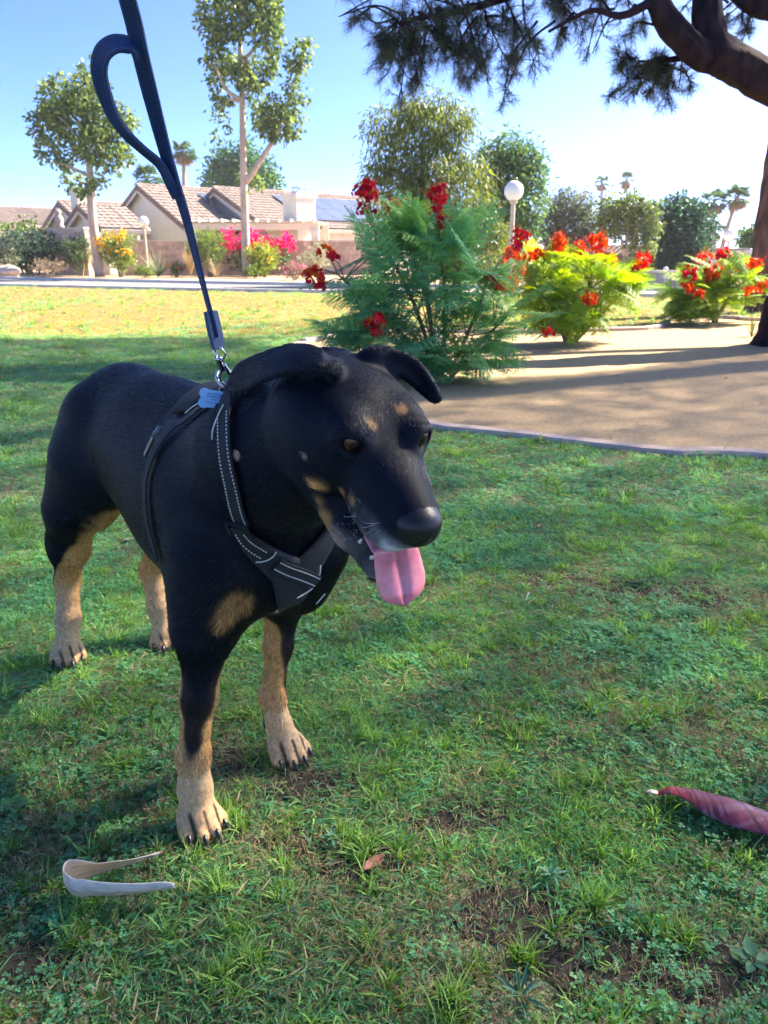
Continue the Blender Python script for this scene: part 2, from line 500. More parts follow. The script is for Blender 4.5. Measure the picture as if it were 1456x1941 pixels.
def clover(nl, rad):
    V, F_, C_ = [], [], []
    for _ in range(nl):
        a = rng.random() * 6.283; r_ = rad * math.sqrt(rng.random()); h = rng.uniform(.006, .018)
        c = np.array([r_ * math.cos(a), r_ * math.sin(a), h]); lf = rng.uniform(.0030, .0052); tw = rng.random() * 6.28
        col = np.array(random.choice([(.16, .43, .20), (.20, .48, .21), (.175, .45, .23), (.25, .49, .19)])) * rng.uniform(.8, 1.2)
        tx, ty = rng.normal() * .3, rng.normal() * .3
        for j in range(3):
            b = tw + j * 2.094; d = np.array([math.cos(b), math.sin(b), tx * math.cos(b) + ty * math.sin(b) + .15]); s = np.array([-math.sin(b), math.cos(b), 0])
            k = len(V); V += [c, c + d * lf * .55 + s * lf * .5, c + d * lf, c + d * lf * .95 - 0 * s, c + d * lf * .55 - s * lf * .5]
            C_ += [col * .9, col, col, col, col]; F_ += [(k, k + 1, k + 2), (k, k + 2, k + 4)]
        blade(V, F_, C_, np.array([c[0] + rng.normal() * .004, c[1] + rng.normal() * .004, -.002]), c - np.array([c[0], c[1], -.001]) + 1e-4, h, .0010, 0, col, col, 2)
    return fast_mesh('clover_clump', np.array(V), np.array(F_), np.array(C_))
def seedhead(nh):
    V, F_, C_ = [], [], []
    for _ in range(nh):
        b = np.array([rng.normal() * .012, rng.normal() * .012, 0]); h = rng.uniform(.016, .034); col = np.array(random.choice([(.33, .24, .16), (.40, .30, .2), (.30, .24, .14)]))
        blade(V, F_, C_, b, np.array([rng.normal() * .2, rng.normal() * .2, 1]), h, .0010, .1, (.10, .15, .05), (.16, .18, .07), 2)
        top = np.array(V[-1])
        for _ in range(9):
            d = norm(rng.normal(size=3)); u = norm(np.cross(d, rng.normal(size=3))); k = len(V); q = top + d * .0022
            V += [q - u * .0016, q + u * .0016, q + d * .0026]; C_ += [col * rng.uniform(.7, 1.2)] * 3; F_.append((k, k + 1, k + 2))
    return fast_mesh('seed_heads', np.array(V), np.array(F_), np.array(C_))
SRC = []
for k in range(5): SRC.append((splay(26, .024, GCOL[:3], .20) if k < 4 else tuft(15, .024, .010, .022, .0016, .0030, 1.30, GCOL[:3], dry=.10), grass_mat))            # 0-4 short turf
for k in range(4): SRC.append((tuft(13, .022, .014, .030, .0018, .0032, 1.10, GCOL[:2] + GCOL[3:], dry=.05), grass_mat))    # 5-8 longer turf
for k in range(3): SRC.append((clover(13, .022), grass_mat))                                                            # 9-11
for k in range(3): SRC.append((tuft(14, .020, .014, .034, .0010, .0020, 1.2, DRYC, bend=(.3, 1.4)), grass_mat))             # 12-14 dry thatch
for k in range(3): SRC.append((tuft(34, .014, .030, .060, .0018, .0030, .55, [GCOL[3], ((.09, .19, .03), (.22, .40, .07))], bend=(.3, 1.1)), grass_mat))  # 15-17 bright tufts
for k in range(2): SRC.append((seedhead(5), grass_mat))                                                                  # 18-19

def view_ok(P_, mrg):
    """keep what the camera sees, with a margin"""
    d = P_ - np.array([0, 0, CAMH]); zc = d[:, 1] * math.cos(PITCH) - d[:, 2] * math.sin(PITCH); yc = d[:, 1] * math.sin(PITCH) + d[:, 2] * math.cos(PITCH)
    return (zc > .1) & (np.abs(d[:, 0]) < zc * .51 + mrg) & (yc > -zc * .68 - mrg)
BARE = [(G(980, 1740)[:2], .12, .09), (G(1080, 1790)[:2], .16, .08), (G(600, 1500)[:2], .15, .07), (G(1250, 1130)[:2], .35, .14), (G(1060, 1100)[:2], .3, .10), (G(1230, 1830)[:2], .22, .10),
        (G(700, 1640)[:2], .12, .06), (G(560, 1600)[:2], .10, .05), (G(60, 1830)[:2], .10, .05), (G(430, 1440)[:2], .1, .06), (G(1290, 1180)[:2], .3, .08), (G(880, 1550)[:2], .12, .05)]
def lawn_points(n, y0, y1, mrg):
    Y = np.sqrt(rng.random(n) * (y1 ** 2 - y0 ** 2) + y0 ** 2); X = (rng.random(n) * 2 - 1) * (Y * .56 + mrg + .25)
    P_ = np.stack([X, Y, np.zeros(n)], 1)
    P_ = P_[view_ok(P_, mrg)]
    return P_[~in_poly(P_, bedc)]
soil_mat = mat('bare_soil', (.022, .018, .014), .95, (.085, .070, .050), scale=70, detail=9, bump=.9, bscale=140, spec=.15)
for (q_, rx_, ry_) in BARE:
    mb = MB(); nn_ = 40; ph_ = rng.random(3) * 6.28
    ring_ = [(q_[0] + rx_ * .6 * math.cos(a) * (1 + .22 * math.sin(3 * a + ph_[0]) + .16 * math.sin(7 * a + ph_[1])), q_[1] + ry_ * .6 * math.sin(a) * (1 + .22 * math.sin(4 * a + ph_[2]) + .14 * math.sin(9 * a)), .0022 + .0002 * len(bpy.data.objects) % .002) for a in np.linspace(0, 2 * math.pi, nn_, endpoint=False)]
    mb.add(ring_ + [(q_[0], q_[1], ring_[0][2])], [(i, (i + 1) % nn_, nn_) for i in range(nn_)]); tag(mb.build('bare_soil', soil_mat), kind='structure')
def road_y(x): return np.interp(x, road_near[:, 0], road_near[:, 1])
def scatter_lawn(name, n, y0, y1, mrg, sc, label):
    P_ = lawn_points(n, y0, y1, mrg); P_ = P_[P_[:, 1] < road_y(P_[:, 0]) - .25]; m = len(P_)
    a = noise2(P_, 1.9, 3); b = noise2(P_, 4.5, 5); c = noise2(P_, 9, 8)
    bare = np.zeros(m)
    for (q, rx, ry) in BARE:
        d = np.sqrt(((P_[:, 0] - q[0]) / rx) ** 2 + ((P_[:, 1] - q[1]) / ry) ** 2); bare = np.maximum(bare, ss(1.10 - d + (c - .5) * 1.8, 0, .7))
    bare = np.maximum(bare, ss(b, .64, .78) * .55)
    keep = rng.random(m) > bare * .72; P_, a, b, c, bare = P_[keep], a[keep], b[keep], c[keep], bare[keep]; m = len(P_)
    u = rng.random(m); idx = rng.integers(0, 5, m)
    lng = ss(a, .42, .66) * .45 + .06; idx = np.where(u < lng, rng.integers(5, 9, m), idx)
    clo = ss(noise2(P_, 2.6, 11), .42, .70) * .26; idx = np.where(rng.random(m) < clo, rng.integers(9, 12, m), idx)
    dry = np.clip(ss(b, .52, .68) * .28 + bare * .5 + .06, 0, .7); dry = dry + ss(P_[:, 1], 7, 12) * (.46 + .45 * ss(noise2(P_, .35, 21), .35, .65))
    idx = np.where(rng.random(m) < dry, rng.integers(12, 15, m), idx)
    br = rng.random(m) < .016 + .06 * ss(c, .64, .76); idx = np.where(br, rng.integers(15, 18, m), idx)
    sh_ = (rng.random(m) < .10 * ss(noise2(P_, 2.6, 11), .46, .6)) & (P_[:, 1] < 1.4); idx = np.where(sh_, rng.integers(18, 20, m), idx)
    rot = np.stack([rng.normal(size=m) * .10, rng.normal(size=m) * .10, rng.random(m) * 6.283], 1)
    scl = sc * rng.uniform(.75, 1.3, m)
    return scatter(name, P_, rot, scl, idx, SRC, label, 'grass')
scatter_lawn('grass', 88000, .45, 2.6, .35, 1.0, 'short patchy green turf of the near lawn around the dog')
scatter_lawn('grass', 60000, 2.6, 9.0, .6, 1.55, 'shaded green turf of the lawn behind the dog')
scatter_lawn('grass', 60000, 9.0, 34.0, 1.2, 2.6, 'sunlit yellow green turf of the far lawn by the road')
# loose grit on the gravel bed
def pebble(k):
    r_ = np.random.default_rng(k); bm = bmesh.new(); bmesh.ops.create_icosphere(bm, subdivisions=1, radius=1)
    for v in bm.verts: v.co = v.co * float(r_.uniform(.75, 1.2)); v.co.z *= .6
    me = bpy.data.meshes.new('grit'); bm.to_mesh(me); bm.free(); return me
grit_mat = mat('grit', (.30, .22, .14), .9, (.44, .34, .22), scale=3, rand=.2)
q = np.stack([rng.uniform(-1, 6, 12000), np.sqrt(rng.uniform(2.4 ** 2, 11 ** 2, 12000)), np.full(12000, .004)], 1); q = q[in_poly(q, bedc) & view_ok(q, .6)]
scatter('grit', q, rng.random((len(q), 3)) * 6.28, rng.uniform(.0016, .0042, len(q)), rng.integers(0, 3, len(q)), [(pebble(k), grit_mat) for k in range(3)], 'loose tan grit strewn over the gravel bed', 'gravel')
# ================================================================ vegetation helpers
def leaf_quads(P_, D_, N_, L_, W_):
    """rhombic leaves: centre-base P_, direction D_, width direction N_"""
    n = len(P_); L_ = np.asarray(L_)[:, None]; W_ = np.asarray(W_)[:, None]
    V = np.stack([P_, P_ + D_ * L_ * .5 + N_ * W_ * .5, P_ + D_ * L_, P_ + D_ * L_ * .5 - N_ * W_ * .5], 1).reshape(-1, 3)
    F_ = np.arange(n * 4).reshape(n, 4)
    return V, F_
def rdir(n):
    return norm(rng.normal(size=(n, 3)))
def lobes(centers, radii, n, shell=.45):
    """points through lobed volumes, denser towards the surface; returns points, outward dirs, lobe index"""
    centers = np.asarray(centers, float); radii = np.asarray(radii, float)
    vol = radii.prod(1) ** .75; k = rng.choice(len(centers), n, p=vol / vol.sum())
    d = rdir(n); r_ = (shell + (1 - shell) * rng.random(n) ** .6) * rng.uniform(.85, 1.12, n)
    return centers[k] + d * radii[k] * r_[:, None], d, k
def foliage(name, parent, m, centers, radii, n, L_, W_, cols, droop=0.0, shell=.45, kind=None, clump=None, out=.6):
    P_, d, k = lobes(centers, radii, n, shell)
    if clump:                                   # gather leaves into sprays
        c = max(n // clump[0], 1); ci = rng.integers(0, c, n); P_ = P_[ci] + rng.normal(size=(n, 3)) * clump[1]; d = d[ci]
        tone = rng.uniform(.72, 1.28, c)[ci]
    else: tone = rng.uniform(.75, 1.25, n)
    D_ = norm(d * out + rdir(n) * .8 + np.array([0, 0, -droop])); N_ = norm(np.cross(D_, rdir(n)))
    LL = L_ * rng.uniform(.6, 1.3, n); WW = W_ * rng.uniform(.7, 1.3, n)
    V, F_ = leaf_quads(P_, D_, N_, LL, WW)
    C_ = np.asarray(cols)[rng.integers(0, len(cols), n)] * tone[:, None]
    me = fast_mesh(name, V - wloc(parent), F_, np.repeat(C_, 4, 0))
    o = link(name, me, m, parent); tag(o, kind=kind)
    return o
leaf_mat = mat('leaves', (.8, .8, .8), .5, (1.2, 1.2, 1.1), scale=2.5, attr='col', spec=.3, trans=.38)
leaf_dull = mat('leaves_dull', (.8, .8, .8), .65, (1.2, 1.2, 1.1), scale=2.5, attr='col', spec=.2, trans=.25)
petal_mat = mat('petals', (.85, .85, .85), .5, (1.15, 1.1, 1.1), scale=30, attr='col', spec=.25, trans=.35)
bark_pale = mat('pale_bark', (.34, .27, .21), .9, (.50, .42, .34), scale=5, detail=8, bump=.5, bscale=18, stretch=(1, 1, .25))
bark_grey = mat('grey_bark', (.20, .165, .14), .9, (.33, .28, .24), scale=6, detail=8, bump=.6, bscale=20, stretch=(1, 1, .3))
stem_mat = mat('green_brown_stem', (.16, .14, .07), .8, (.26, .22, .12), scale=14, bump=.3)
DG = [(.030, .075, .028), (.040, .095, .035), (.055, .115, .040)]
MG = [(.080, .160, .05), (.11, .20, .06), (.14, .22, .06)]
YG = [(.14, .21, .04), (.18, .25, .05), (.11, .18, .04)]
GG = [(.12, .15, .10), (.16, .19, .12), (.09, .12, .08)]

def limb(mb, pts, r0, r1, n=10, seg=7, jit=.12):
    c = spline(pts, n); mb.tube(c, np.linspace(r0, r1, n), seg, jitter=jit); return c
def tree(name, base, label, group=None, cat='tree'):
    return empty(name, base, label, cat, group)
def shrub(name, px, py, Y, w, h, n, L_, W_, cols, label, m=None, lob=5, droop=.0, stems=5, flowers=None, cat='shrub', shell=.3, clump=(9, .06), group=None, hgt0=.0):
    """leafy shrub standing at a ground point: stems, foliage, optional flower heads"""
    b = G(px, py) if Y is None else np.array([at(px, py, Y)[0], Y, 0.0])
    t = empty(name, b, label, cat, group)
    mb = MB()
    for k in range(stems):
        a = rng.random() * 6.28; e = b + np.array([math.cos(a) * w * .32, math.sin(a) * w * .32, h * rng.uniform(.55, .85)])
        limb(mb, [b + np.array([math.cos(a), math.sin(a), 0]) * w * .05, b * .5 + e * .5 + np.array([0, 0, h * .05]), e], .02 * h + .008, .006, 6, 5)
    mb.build('stem', stem_mat, t)
    cs, rs = [], []
    for k in range(lob):
        a = 6.28 * k / lob + rng.random() * .8; rr = w * rng.uniform(.14, .26)
        cs.append(b + np.array([math.cos(a) * rr, math.sin(a) * rr, h * rng.uniform(.38, .72) + hgt0])); rs.append((w * rng.uniform(.22, .32), w * rng.uniform(.22, .32), h * rng.uniform(.24, .36)))
    cs.append(b + np.array([0, 0, h * .55 + hgt0])); rs.append((w * .36, w * .36, h * .42))
    foliage('foliage', t, m or leaf_mat, cs, rs, n, L_, W_, cols, droop, shell, clump=clump)
    if flowers:
        nf, fs, fc, zlo = flowers
        for k in range(nf):
            j = rng.integers(0, len(cs)); d = norm(rng.normal(size=3)); d[2] = abs(d[2]) * .9; d[1] = -abs(d[1])
            p = cs[j] + d * np.array(rs[j]) * 1.0
            if p[2] < b[2] + h * zlo: p[2] = b[2] + h * rng.uniform(zlo, 1.0)
            q = p + rng.normal(size=(14, 3)) * fs * .4; dd = rdir(14); V, F_ = leaf_quads(q, dd, norm(np.cross(dd, rdir(14))), np.full(14, fs * .55), np.full(14, fs * .5))
            me = fast_mesh('flower_cluster', V - b, F_, np.repeat(np.asarray(fc)[rng.integers(0, len(fc), 14)], 4, 0)); tag(link('flower_cluster', me, petal_mat, t), kind='stuff')
    return t
def spiky(name, px, py, Y, n, L_, w, cols, label, cat='plant', spread=.9, m=None, droop=.3):
    """rosette of long narrow leaves; every blade is a part"""
    b = np.array([at(px, py, Y)[0], Y, 0.0]); t = empty(name, b, label, cat)
    for k in range(n):
        az = rng.random() * 6.283; tl = spread * math.sqrt(rng.random()); d = np.array([math.sin(tl) * math.cos(az), math.sin(tl) * math.sin(az), math.cos(tl)])
        LL = L_ * rng.uniform(.7, 1.15); s = norm(np.cross(d, [0, 0, 1.0]) + 1e-6); pts = [b + d * LL * u + np.array([0, 0, -droop * LL * u * u * math.sin(tl)]) for u in np.linspace(0, 1, 5)]
        mb = MB(); V = []
        for u, p in zip(np.linspace(0, 1, 5), pts): V += [p - s * w * (1 - u ** 1.5) * .5, p + s * w * (1 - u ** 1.5) * .5 + 1e-4]
        mb.add(V, [(2 * i, 2 * i + 1, 2 * i + 3, 2 * i + 2) for i in range(4)], np.array(cols[rng.integers(0, len(cols))]) * rng.uniform(.8, 1.2)); mb.build('blade', m or leaf_dull, t)
    return t
def palm(px_top, py_top, px_base, Y, crown, label, skirt=True, nf=26, trunk_r=.22, group='fan palms on the skyline'):
    top = at(px_top, py_top, Y); base = np.array([at(px_base, 490, Y)[0], Y, 0.0])
    t = empty('fan_palm', base, label, 'palm tree', group)
    mb = MB(); mid = (top + base) / 2 + np.array([(top[0] - base[0]) * -.12, 0, 0])
    limb(mb, [base, mid, top], trunk_r * 1.25, trunk_r * .8, 14, 8, .05); mb.build('trunk', bark_grey, t)
    def fan(mb, d, L_, cols, n=11):
        d = norm(d); s = norm(np.cross(d, [0, 0, 1.0]) + 1e-4); u_ = np.cross(s, d); h = top + d * L_ * .45
        mb.tube([top, h], [.03, .02], 4, col=np.array(cols[0]) * .8)
        for a in np.linspace(-1.25, 1.25, n):
            e = h + (d * math.cos(a) + s * math.sin(a)) * L_ * .62 + np.array([0, 0, -.12 * L_ * abs(a)]); w = norm(np.cross(e - h, u_)) * L_ * .055
            mdl = h * .5 + e * .5; mb.add([h, mdl + w, e + np.array([0, 0, -.12 * L_]), mdl - w], [(0, 1, 2, 3)], np.array(cols[rng.integers(0, len(cols))]) * rng.uniform(.8, 1.2))
    mb = MB()
    for k in range(nf):
        az = 6.283 * k / nf + rng.random() * .4; el = rng.uniform(-.45, 1.25); fan(mb, np.array([math.cos(az) * math.cos(el), math.sin(az) * math.cos(el), math.sin(el)]), crown * rng.uniform(.85, 1.1), [(.05, .10, .045), (.07, .13, .05), (.09, .15, .06)])
    mb.build('crown', leaf_mat, t)
    if skirt:
        mb = MB()
        for k in range(nf):
            az = 6.283 * rng.random(); el = rng.uniform(-1.45, -.7); fan(mb, np.array([math.cos(az) * math.cos(el), math.sin(az) * math.cos(el), math.sin(el)]), crown * rng.uniform(.7, 1.0), [(.30, .21, .13), (.38, .28, .18), (.24, .17, .11)], 7)
        mb.build('dead_frond_skirt', leaf_dull, t)
    return t
# ================================================================ houses across the road
stucco = mat('cream_stucco', (.62, .58, .49), .9, (.69, .65, .56), scale=3, detail=8, bump=.15, bscale=80, spec=.1)
trim_mat = mat('white_trim', (.56, .54, .48), .7, (.64, .62, .56), scale=4, spec=.2)
tile_mat = mat('clay_roof_tiles', (.19, .15, .135), .85, (.30, .245, .22), scale=3.2, detail=9, bump=.3, bscale=30, spec=.15)
rake_mat = mat('brown_fascia', (.17, .10, .075), .8, (.24, .15, .11), scale=5)
solar_mat = mat('solar_panel', (.09, .11, .15), .22, (.12, .14, .18), scale=1.2, spec=.6, coat=.6)
frame_mat = mat('panel_frame', (.50, .52, .54), .4, metal=.6)
glass_mat = mat('window_glass', (.05, .06, .075), .08, (.08, .09, .11), scale=1.0, spec=.8)
block_mat = mat('pink_block', (.44, .33, .27), .9, (.56, .45, .38), scale=7, detail=8, bump=.4, bscale=40, spec=.1, rand=.0)
cap_mat = mat('wall_cap', (.55, .47, .40), .85, (.64, .56, .49), scale=5, bump=.2)
dark_metal = mat('dark_metal', (.04, .04, .045), .5)

GDIR = norm([.68, -.73, 0]); RDIR = norm([.73, .68, 0]); ZV = np.array([0, 0, 1.0])
def slope_tiles(a0, along, L_, down, Ls, m, parent, period=.36, course=.42):
    """barrel tiles on one roof slope: a0 = ridge corner, along = ridge direction, down = unit slope direction"""
    n_ = norm(np.cross(along, down)); n_ = n_ if n_[2] > 0 else -n_
    nu = int(L_ / period) * 6; nc = int(Ls / course); V = []; Fq = []
    for c in range(nc):
        for e, lift in ((0, .0), (1, .045)):
            d = (c + e) * Ls / nc
            for i in range(nu + 1):
                u = L_ * i / nu; V.append(a0 + along * u + down * d + n_ * (.055 * abs(math.sin(math.pi * u / period)) ** .7 + lift + .03))
    w = nu + 1
    for c in range(nc):
        for i in range(nu):
            k = 2 * c * w + i; Fq.append((k, k + 1, k + w + 1, k + w))
            if c < nc - 1: k2 = k + w; Fq.append((k2, k2 + 1, k2 + w + 1, k2 + w))
    mb = MB(); mb.add(V, Fq); o = mb.build('roof_tile', m, parent); tag(o, kind='stuff'); return o
def gable_house(name, apex, hw, zr, ze, L_, label, cat='house', wall_drop=True, left=True, g=GDIR, r=RDIR, ov=.45, panels=None):
    """gabled house: apex = ground point under the gable's peak; g towards the near eave, r along the ridge"""
    apex = np.array([apex[0], apex[1], 0.0]); t = empty(name, apex, label, cat)
    A = apex + ZV * zr; En = apex + g * hw + ZV * ze; Ef = apex - g * hw + ZV * ze
    mb = MB(); B = r * L_; k0 = [apex + g * hw, apex - g * hw]
    pts = [k0[0], En, A, Ef, k0[1]]; V = [p + r * .0 for p in pts] + [p + B for p in pts]
    mb.add(V, [(4, 3, 2, 1, 0), (5, 6, 7, 8, 9), (0, 1, 6, 5), (3, 4, 9, 8)]); mb.build('wall', stucco, t)
    for s, E_ in ((1, En), (-1, Ef)):
        d = norm(E_ - A); Ls = np.linalg.norm(E_ - A) + ov
        mbs = MB(); n_ = norm(np.cross(r, d)); n_ = n_ if n_[2] > 0 else -n_; a0 = A - r * ov
        mbs.add([a0, a0 + r * (L_ + 2 * ov), a0 + r * (L_ + 2 * ov) + d * Ls, a0 + d * Ls] , [(0, 1, 2, 3)])
        mbs.add([q + n_ * .02 for q in (a0, a0 + r * (L_ + 2 * ov), a0 + r * (L_ + 2 * ov) + d * Ls, a0 + d * Ls)], [(0, 1, 2, 3)])
        rf = mbs.build('roof', trim_mat, t)
        slope_tiles(a0, r, L_ + 2 * ov, d, Ls, tile_mat, rf)
        mb = MB(); mb.box(a0 + d * Ls / 2 - n_ * .09, (Ls, .06, .22), ax=np.stack([d, r, n_])); mb.build('rake_board', rake_mat, rf)
        mb = MB(); mb.box(a0 + d * Ls / 2 - n_ * .27 + r * .04, (Ls - .1, .05, .14), ax=np.stack([d, r, n_])); mb.build('rake_board', trim_mat, rf)
        mb = MB(); mb.box(a0 + d * (Ls + .02) + r * (L_ / 2 + ov) - n_ * .10, (.05, L_ + 2 * ov, .22), ax=np.stack([d, r, n_])); mb.build('fascia', trim_mat, rf)
        if s == 1 and panels:
            u0, u1, v0, v1, nu, nv = panels
            for i in range(nu):
                for j in range(nv):
                    pw = (u1 - u0) / nu; ph = (v1 - v0) / nv
                    c = A + r * (u0 + (i + .5) * pw) + d * (v0 + (j + .5) * ph) + n_ * .17
                    mb = MB(); mb.box(c, (ph - .03, pw - .03, .04), ax=np.stack([d, r, n_])); p_ = mb.build('solar_panel', solar_mat, rf)
    rc = MB(); 
    for i in range(int((L_ + 2 * ov) / .4)):
        rc.tube([A - r * ov + r * (.4 * i) + ZV * .06, A - r * ov + r * (.4 * i + .42) + ZV * .075], [.10, .115], 7)
    tag(rc.build('ridge_tile', tile_mat, t), kind='stuff')
    return t, A, En
def ground_at(px, Y): return np.array([at(px, 490, Y)[0], Y])
def win(parent, c, u, w, h, n_):
    """framed window: c centre, u along the wall, n_ outwards"""
    mb = MB(); A = np.stack([u, n_, ZV])
    for s in (-1, 1):
        mb.box(c + u * s * w / 2, (.09, .10, h + .09), ax=A); mb.box(c + ZV * s * h / 2, (w, .097, .09), ax=A)
    mb.box(c, (.05, .09, h), ax=A)
    f = mb.build('window', trim_mat, parent)
    for s in (-1, 1):
        mb = MB(); mb.box(c + u * s * w / 4, (w / 2 - .05, .03, h - .05), ax=A); mb.build('pane', glass_mat, f)

def hz(py, Y): return at(728, py, Y)[2]
h1, A1, E1 = gable_house('house', ground_at(284, 50), 4.9, hz(353, 50), hz(424, 46.6), 9.5, 'cream stucco house with tallest tiled gable and pale solar panels, left of the leash', panels=(3.0, 7.6, 1.1, 4.9, 4, 2))
h2, A2, E2 = gable_house('house', ground_at(424, 51), 5.0, hz(358, 51), hz(426, 47.5), 13.0, 'cream house with solar roof and patio behind the tall slender tree', panels=(3.2, 12.0, 1.0, 4.9, 7, 2))
h3, A3, E3 = gable_house('house', ground_at(602, 62), 5.4, hz(388, 64), hz(440, 60), 12.0, 'tiled house with solar panels just right of the big square chimney', panels=(4.0, 10.5, 1.2, 4.9, 5, 2))
h4, A4, E4 = gable_house('house', ground_at(640, 74), 5.0, hz(384, 74), hz(430, 70), 14, 'farthest tiled roof peeping over the row, behind the red flowers')
h0, A0, E0 = gable_house('house', ground_at(172, 45.5), 2.4, hz(391, 45.5), hz(428, 43.8), 1.9, 'low gabled wing with tiled roof beside the leaning pale trunk')
hm, Am, Em = gable_house('house', ground_at(136, 50), 3.2, hz(384, 50), hz(428, 47.6), 6.0, 'small gable with a pale chimney half hidden behind the left tree')
hl, Al, El = gable_house('house', ground_at(-40, 66), 5.0, hz(392, 66), hz(422, 62.5), 17.0, 'long low tiled roof behind the clipped hedge at far left')
# windows on the near walls
nrm_g = -RDIR
win(h0, E0 * np.array([1, 1, 0]) + RDIR * 1.0 + ZV * (E0[2] - 1.1) + GDIR * .02, RDIR, 1.6, .95, GDIR)
win(h3, E3 * np.array([1, 1, 0]) + RDIR * 4.0 + ZV * (E3[2] - 1.3) + GDIR * .02, RDIR, 2.0, 1.1, GDIR)
# lower wing fill between house 1 and the porch (eave wall)
def chimney(px0, px1, ytop, Y, zb, parent, cap=True, depth=1.3):
    c = (at(px0, ytop, Y) + at(px1, ytop, Y)) / 2; w = abs(at(px1, ytop, Y)[0] - at(px0, ytop, Y)[0]); zt = c[2]
    mb = MB(); A = np.stack([RDIR, -GDIR, ZV]); wv = w / (abs(RDIR[0]) + .62 * abs(GDIR[0]) * depth / 1.3)
    mb.box((c[0], c[1], (zt + zb) / 2), (wv, depth, zt - zb), ax=A)
    o = mb.build('chimney', stucco, parent)
    mb = MB(); mb.box((c[0], c[1], zt - .12), (wv + .16, depth + .16, .24), ax=A); mb.build('chimney_cap', stucco, o)
    if cap:
        mb = MB(); mb.box((c[0], c[1], zt + .07), (.55, .55, .14), ax=A); mb.box((c[0], c[1], zt + .34), (.62, .62, .05), ax=A)
        for sx in (-.24, .24):
            for sy in (-.24, .24): mb.box(np.array([c[0], c[1], zt + .22]) + RDIR * sx + GDIR * sy, (.05, .05, .22), ax=A)
        mb.build('flue_cap', frame_mat, o)
    return o
chimney(541, 592, 368, 46.5, 0, h2)
chimney(137, 171, 357, 47.5, 0, hm, cap=False, depth=1.0)
# patio cover: posts, beam, rafters, deck, fan
pat = empty('patio_cover', (E1[0] + 3, 45.5, 0), 'cream wooden patio cover on posts with a ceiling fan under it', 'patio cover')
zt = hz(428, 45.2); x0, x1 = at(352, 430, 45.2)[0], at(606, 430, 45.2)[0]
mb = MB(); mb.box(((x0 + x1) / 2, 47.2, zt + .20), (x1 - x0, 5.0, .07)); mb.build('roof_deck', trim_mat, pat)
mb = MB(); mb.box(((x0 + x1) / 2, 45.0, zt - .05), (x1 - x0, .16, .34)); mb.build('beam', stucco, pat)
k = 0
while x0 + .4 + k * .62 < x1:
    mb = MB(); mb.box((x0 + .3 + k * .62, 46.9, zt + .235), (.10, 5.6, .16)); mb.build('rafter', trim_mat, pat); k += 1
for px in (372, 598):
    mb = MB(); x = at(px, 470, 45.0)[0]; mb.box((x, 45.0, (zt - .22) / 2), (.42, .42, zt - .22)); mb.build('post', stucco, pat)
mb = MB(); mb.box(((x0 + x1) / 2 + .4, 49.6, 1.45), (x1 - x0 - .4, .12, 2.9)); pw = mb.build('back_wall', stucco, pat)
win(pat, np.array([at(520, 460, 49.4)[0], 49.5, 1.9]), np.array([1.0, 0, 0]), 2.2, 1.15, np.array([0, -1.0, 0]))
win(pat, np.array([at(487, 460, 49.4)[0], 49.5, 1.9]), np.array([1.0, 0, 0]), 1.0, 1.15, np.array([0, -1.0, 0]))
fc = np.array([at(452, 441, 47)[0], 47, hz(441, 47)]); mb = MB(); mb.tube([fc + ZV * .45, fc], .03, 6); mb.lathe(fc - ZV * .12, [(.05, 0), (.16, .04), (.16, .16), (.06, .2)], 12)
for k in range(5):
    a = 1.256 * k + .4; d = np.array([math.cos(a), math.sin(a), 0]); mb.box(fc + d * .45, (.62, .14, .015), rz=a)
mb.build('ceiling_fan', dark_metal, pat)

# block garden wall: each block with recessed joints
def block_wall(name, xa, ya, xb, yb, h, label, bl=.40, bh=.20, th=.20, m=None, cap=True):
    a = np.array([xa, ya, 0.0]); b = np.array([xb, yb, 0.0]); d = norm(b - a); L_ = np.linalg.norm(b - a); n_ = np.cross(d, ZV)
    t = empty(name, (a + b) / 2, label, 'wall'); A = np.stack([d, n_, ZV])
    mb = MB(); mb.box((a + b) / 2 + ZV * h / 2, (L_, th - .02, h), ax=A, col=(.62, .6, .58)); mb.build('mortar', concrete_mat, t)
    mb = MB(); rows = int(round(h / bh)); bh = h / rows
    for j in range(rows):
        x = -(bl / 2 if j % 2 else 0)
        while x < L_:
            s0, s1 = max(x, 0) + .006, min(x + bl, L_) - .006
            if s1 - s0 > .03: mb.box(a + d * (s0 + s1) / 2 + ZV * (j + .5) * bh, (s1 - s0, th + random.uniform(0, .02), bh - .014), ax=A, col=np.array([1, .97, .95]) * random.uniform(.78, 1.12))
            x += bl
    bm_ = mb.build('block', m or block_attr, t); tag(bm_, kind='stuff')
    if cap:
        x = 0
        while x < L_ - .01:
            s1 = min(x + .8, L_); mb = MB(); mb.box(a + d * (x + s1) / 2 + ZV * (h + .03), (s1 - x - .008, th + .08, .07), ax=A); mb.build('cap_stone', cap_mat, t); x += .8
    return t
def block_material(name, a, b):
    m = mat(name, a, .9, b, scale=7, detail=8, bump=.4, bscale=40, spec=.1)
    n, l = m.node_tree.nodes, m.node_tree.links; bs = n['Principled BSDF']; lk = bs.inputs['Base Color'].links[0]; src = lk.from_socket
    at_ = n.new('ShaderNodeAttribute'); at_.attribute_name = 'col'; mx = n.new('ShaderNodeMix'); mx.data_type = 'RGBA'; mx.blend_type = 'MULTIPLY'; mx.inputs[0].default_value = 1
    l.new(src, mx.inputs[6]); l.new(at_.outputs['Color'], mx.inputs[7]); l.new(mx.outputs[2], bs.inputs['Base Color']); return m
block_attr = block_material('pink_block_wall', (.46, .34, .27), (.58, .46, .38))
block_grey = block_material('grey_block_wall', (.30, .28, .27), (.40, .37, .35))
xw = lambda px, Y: at(px, 490, Y)[0]
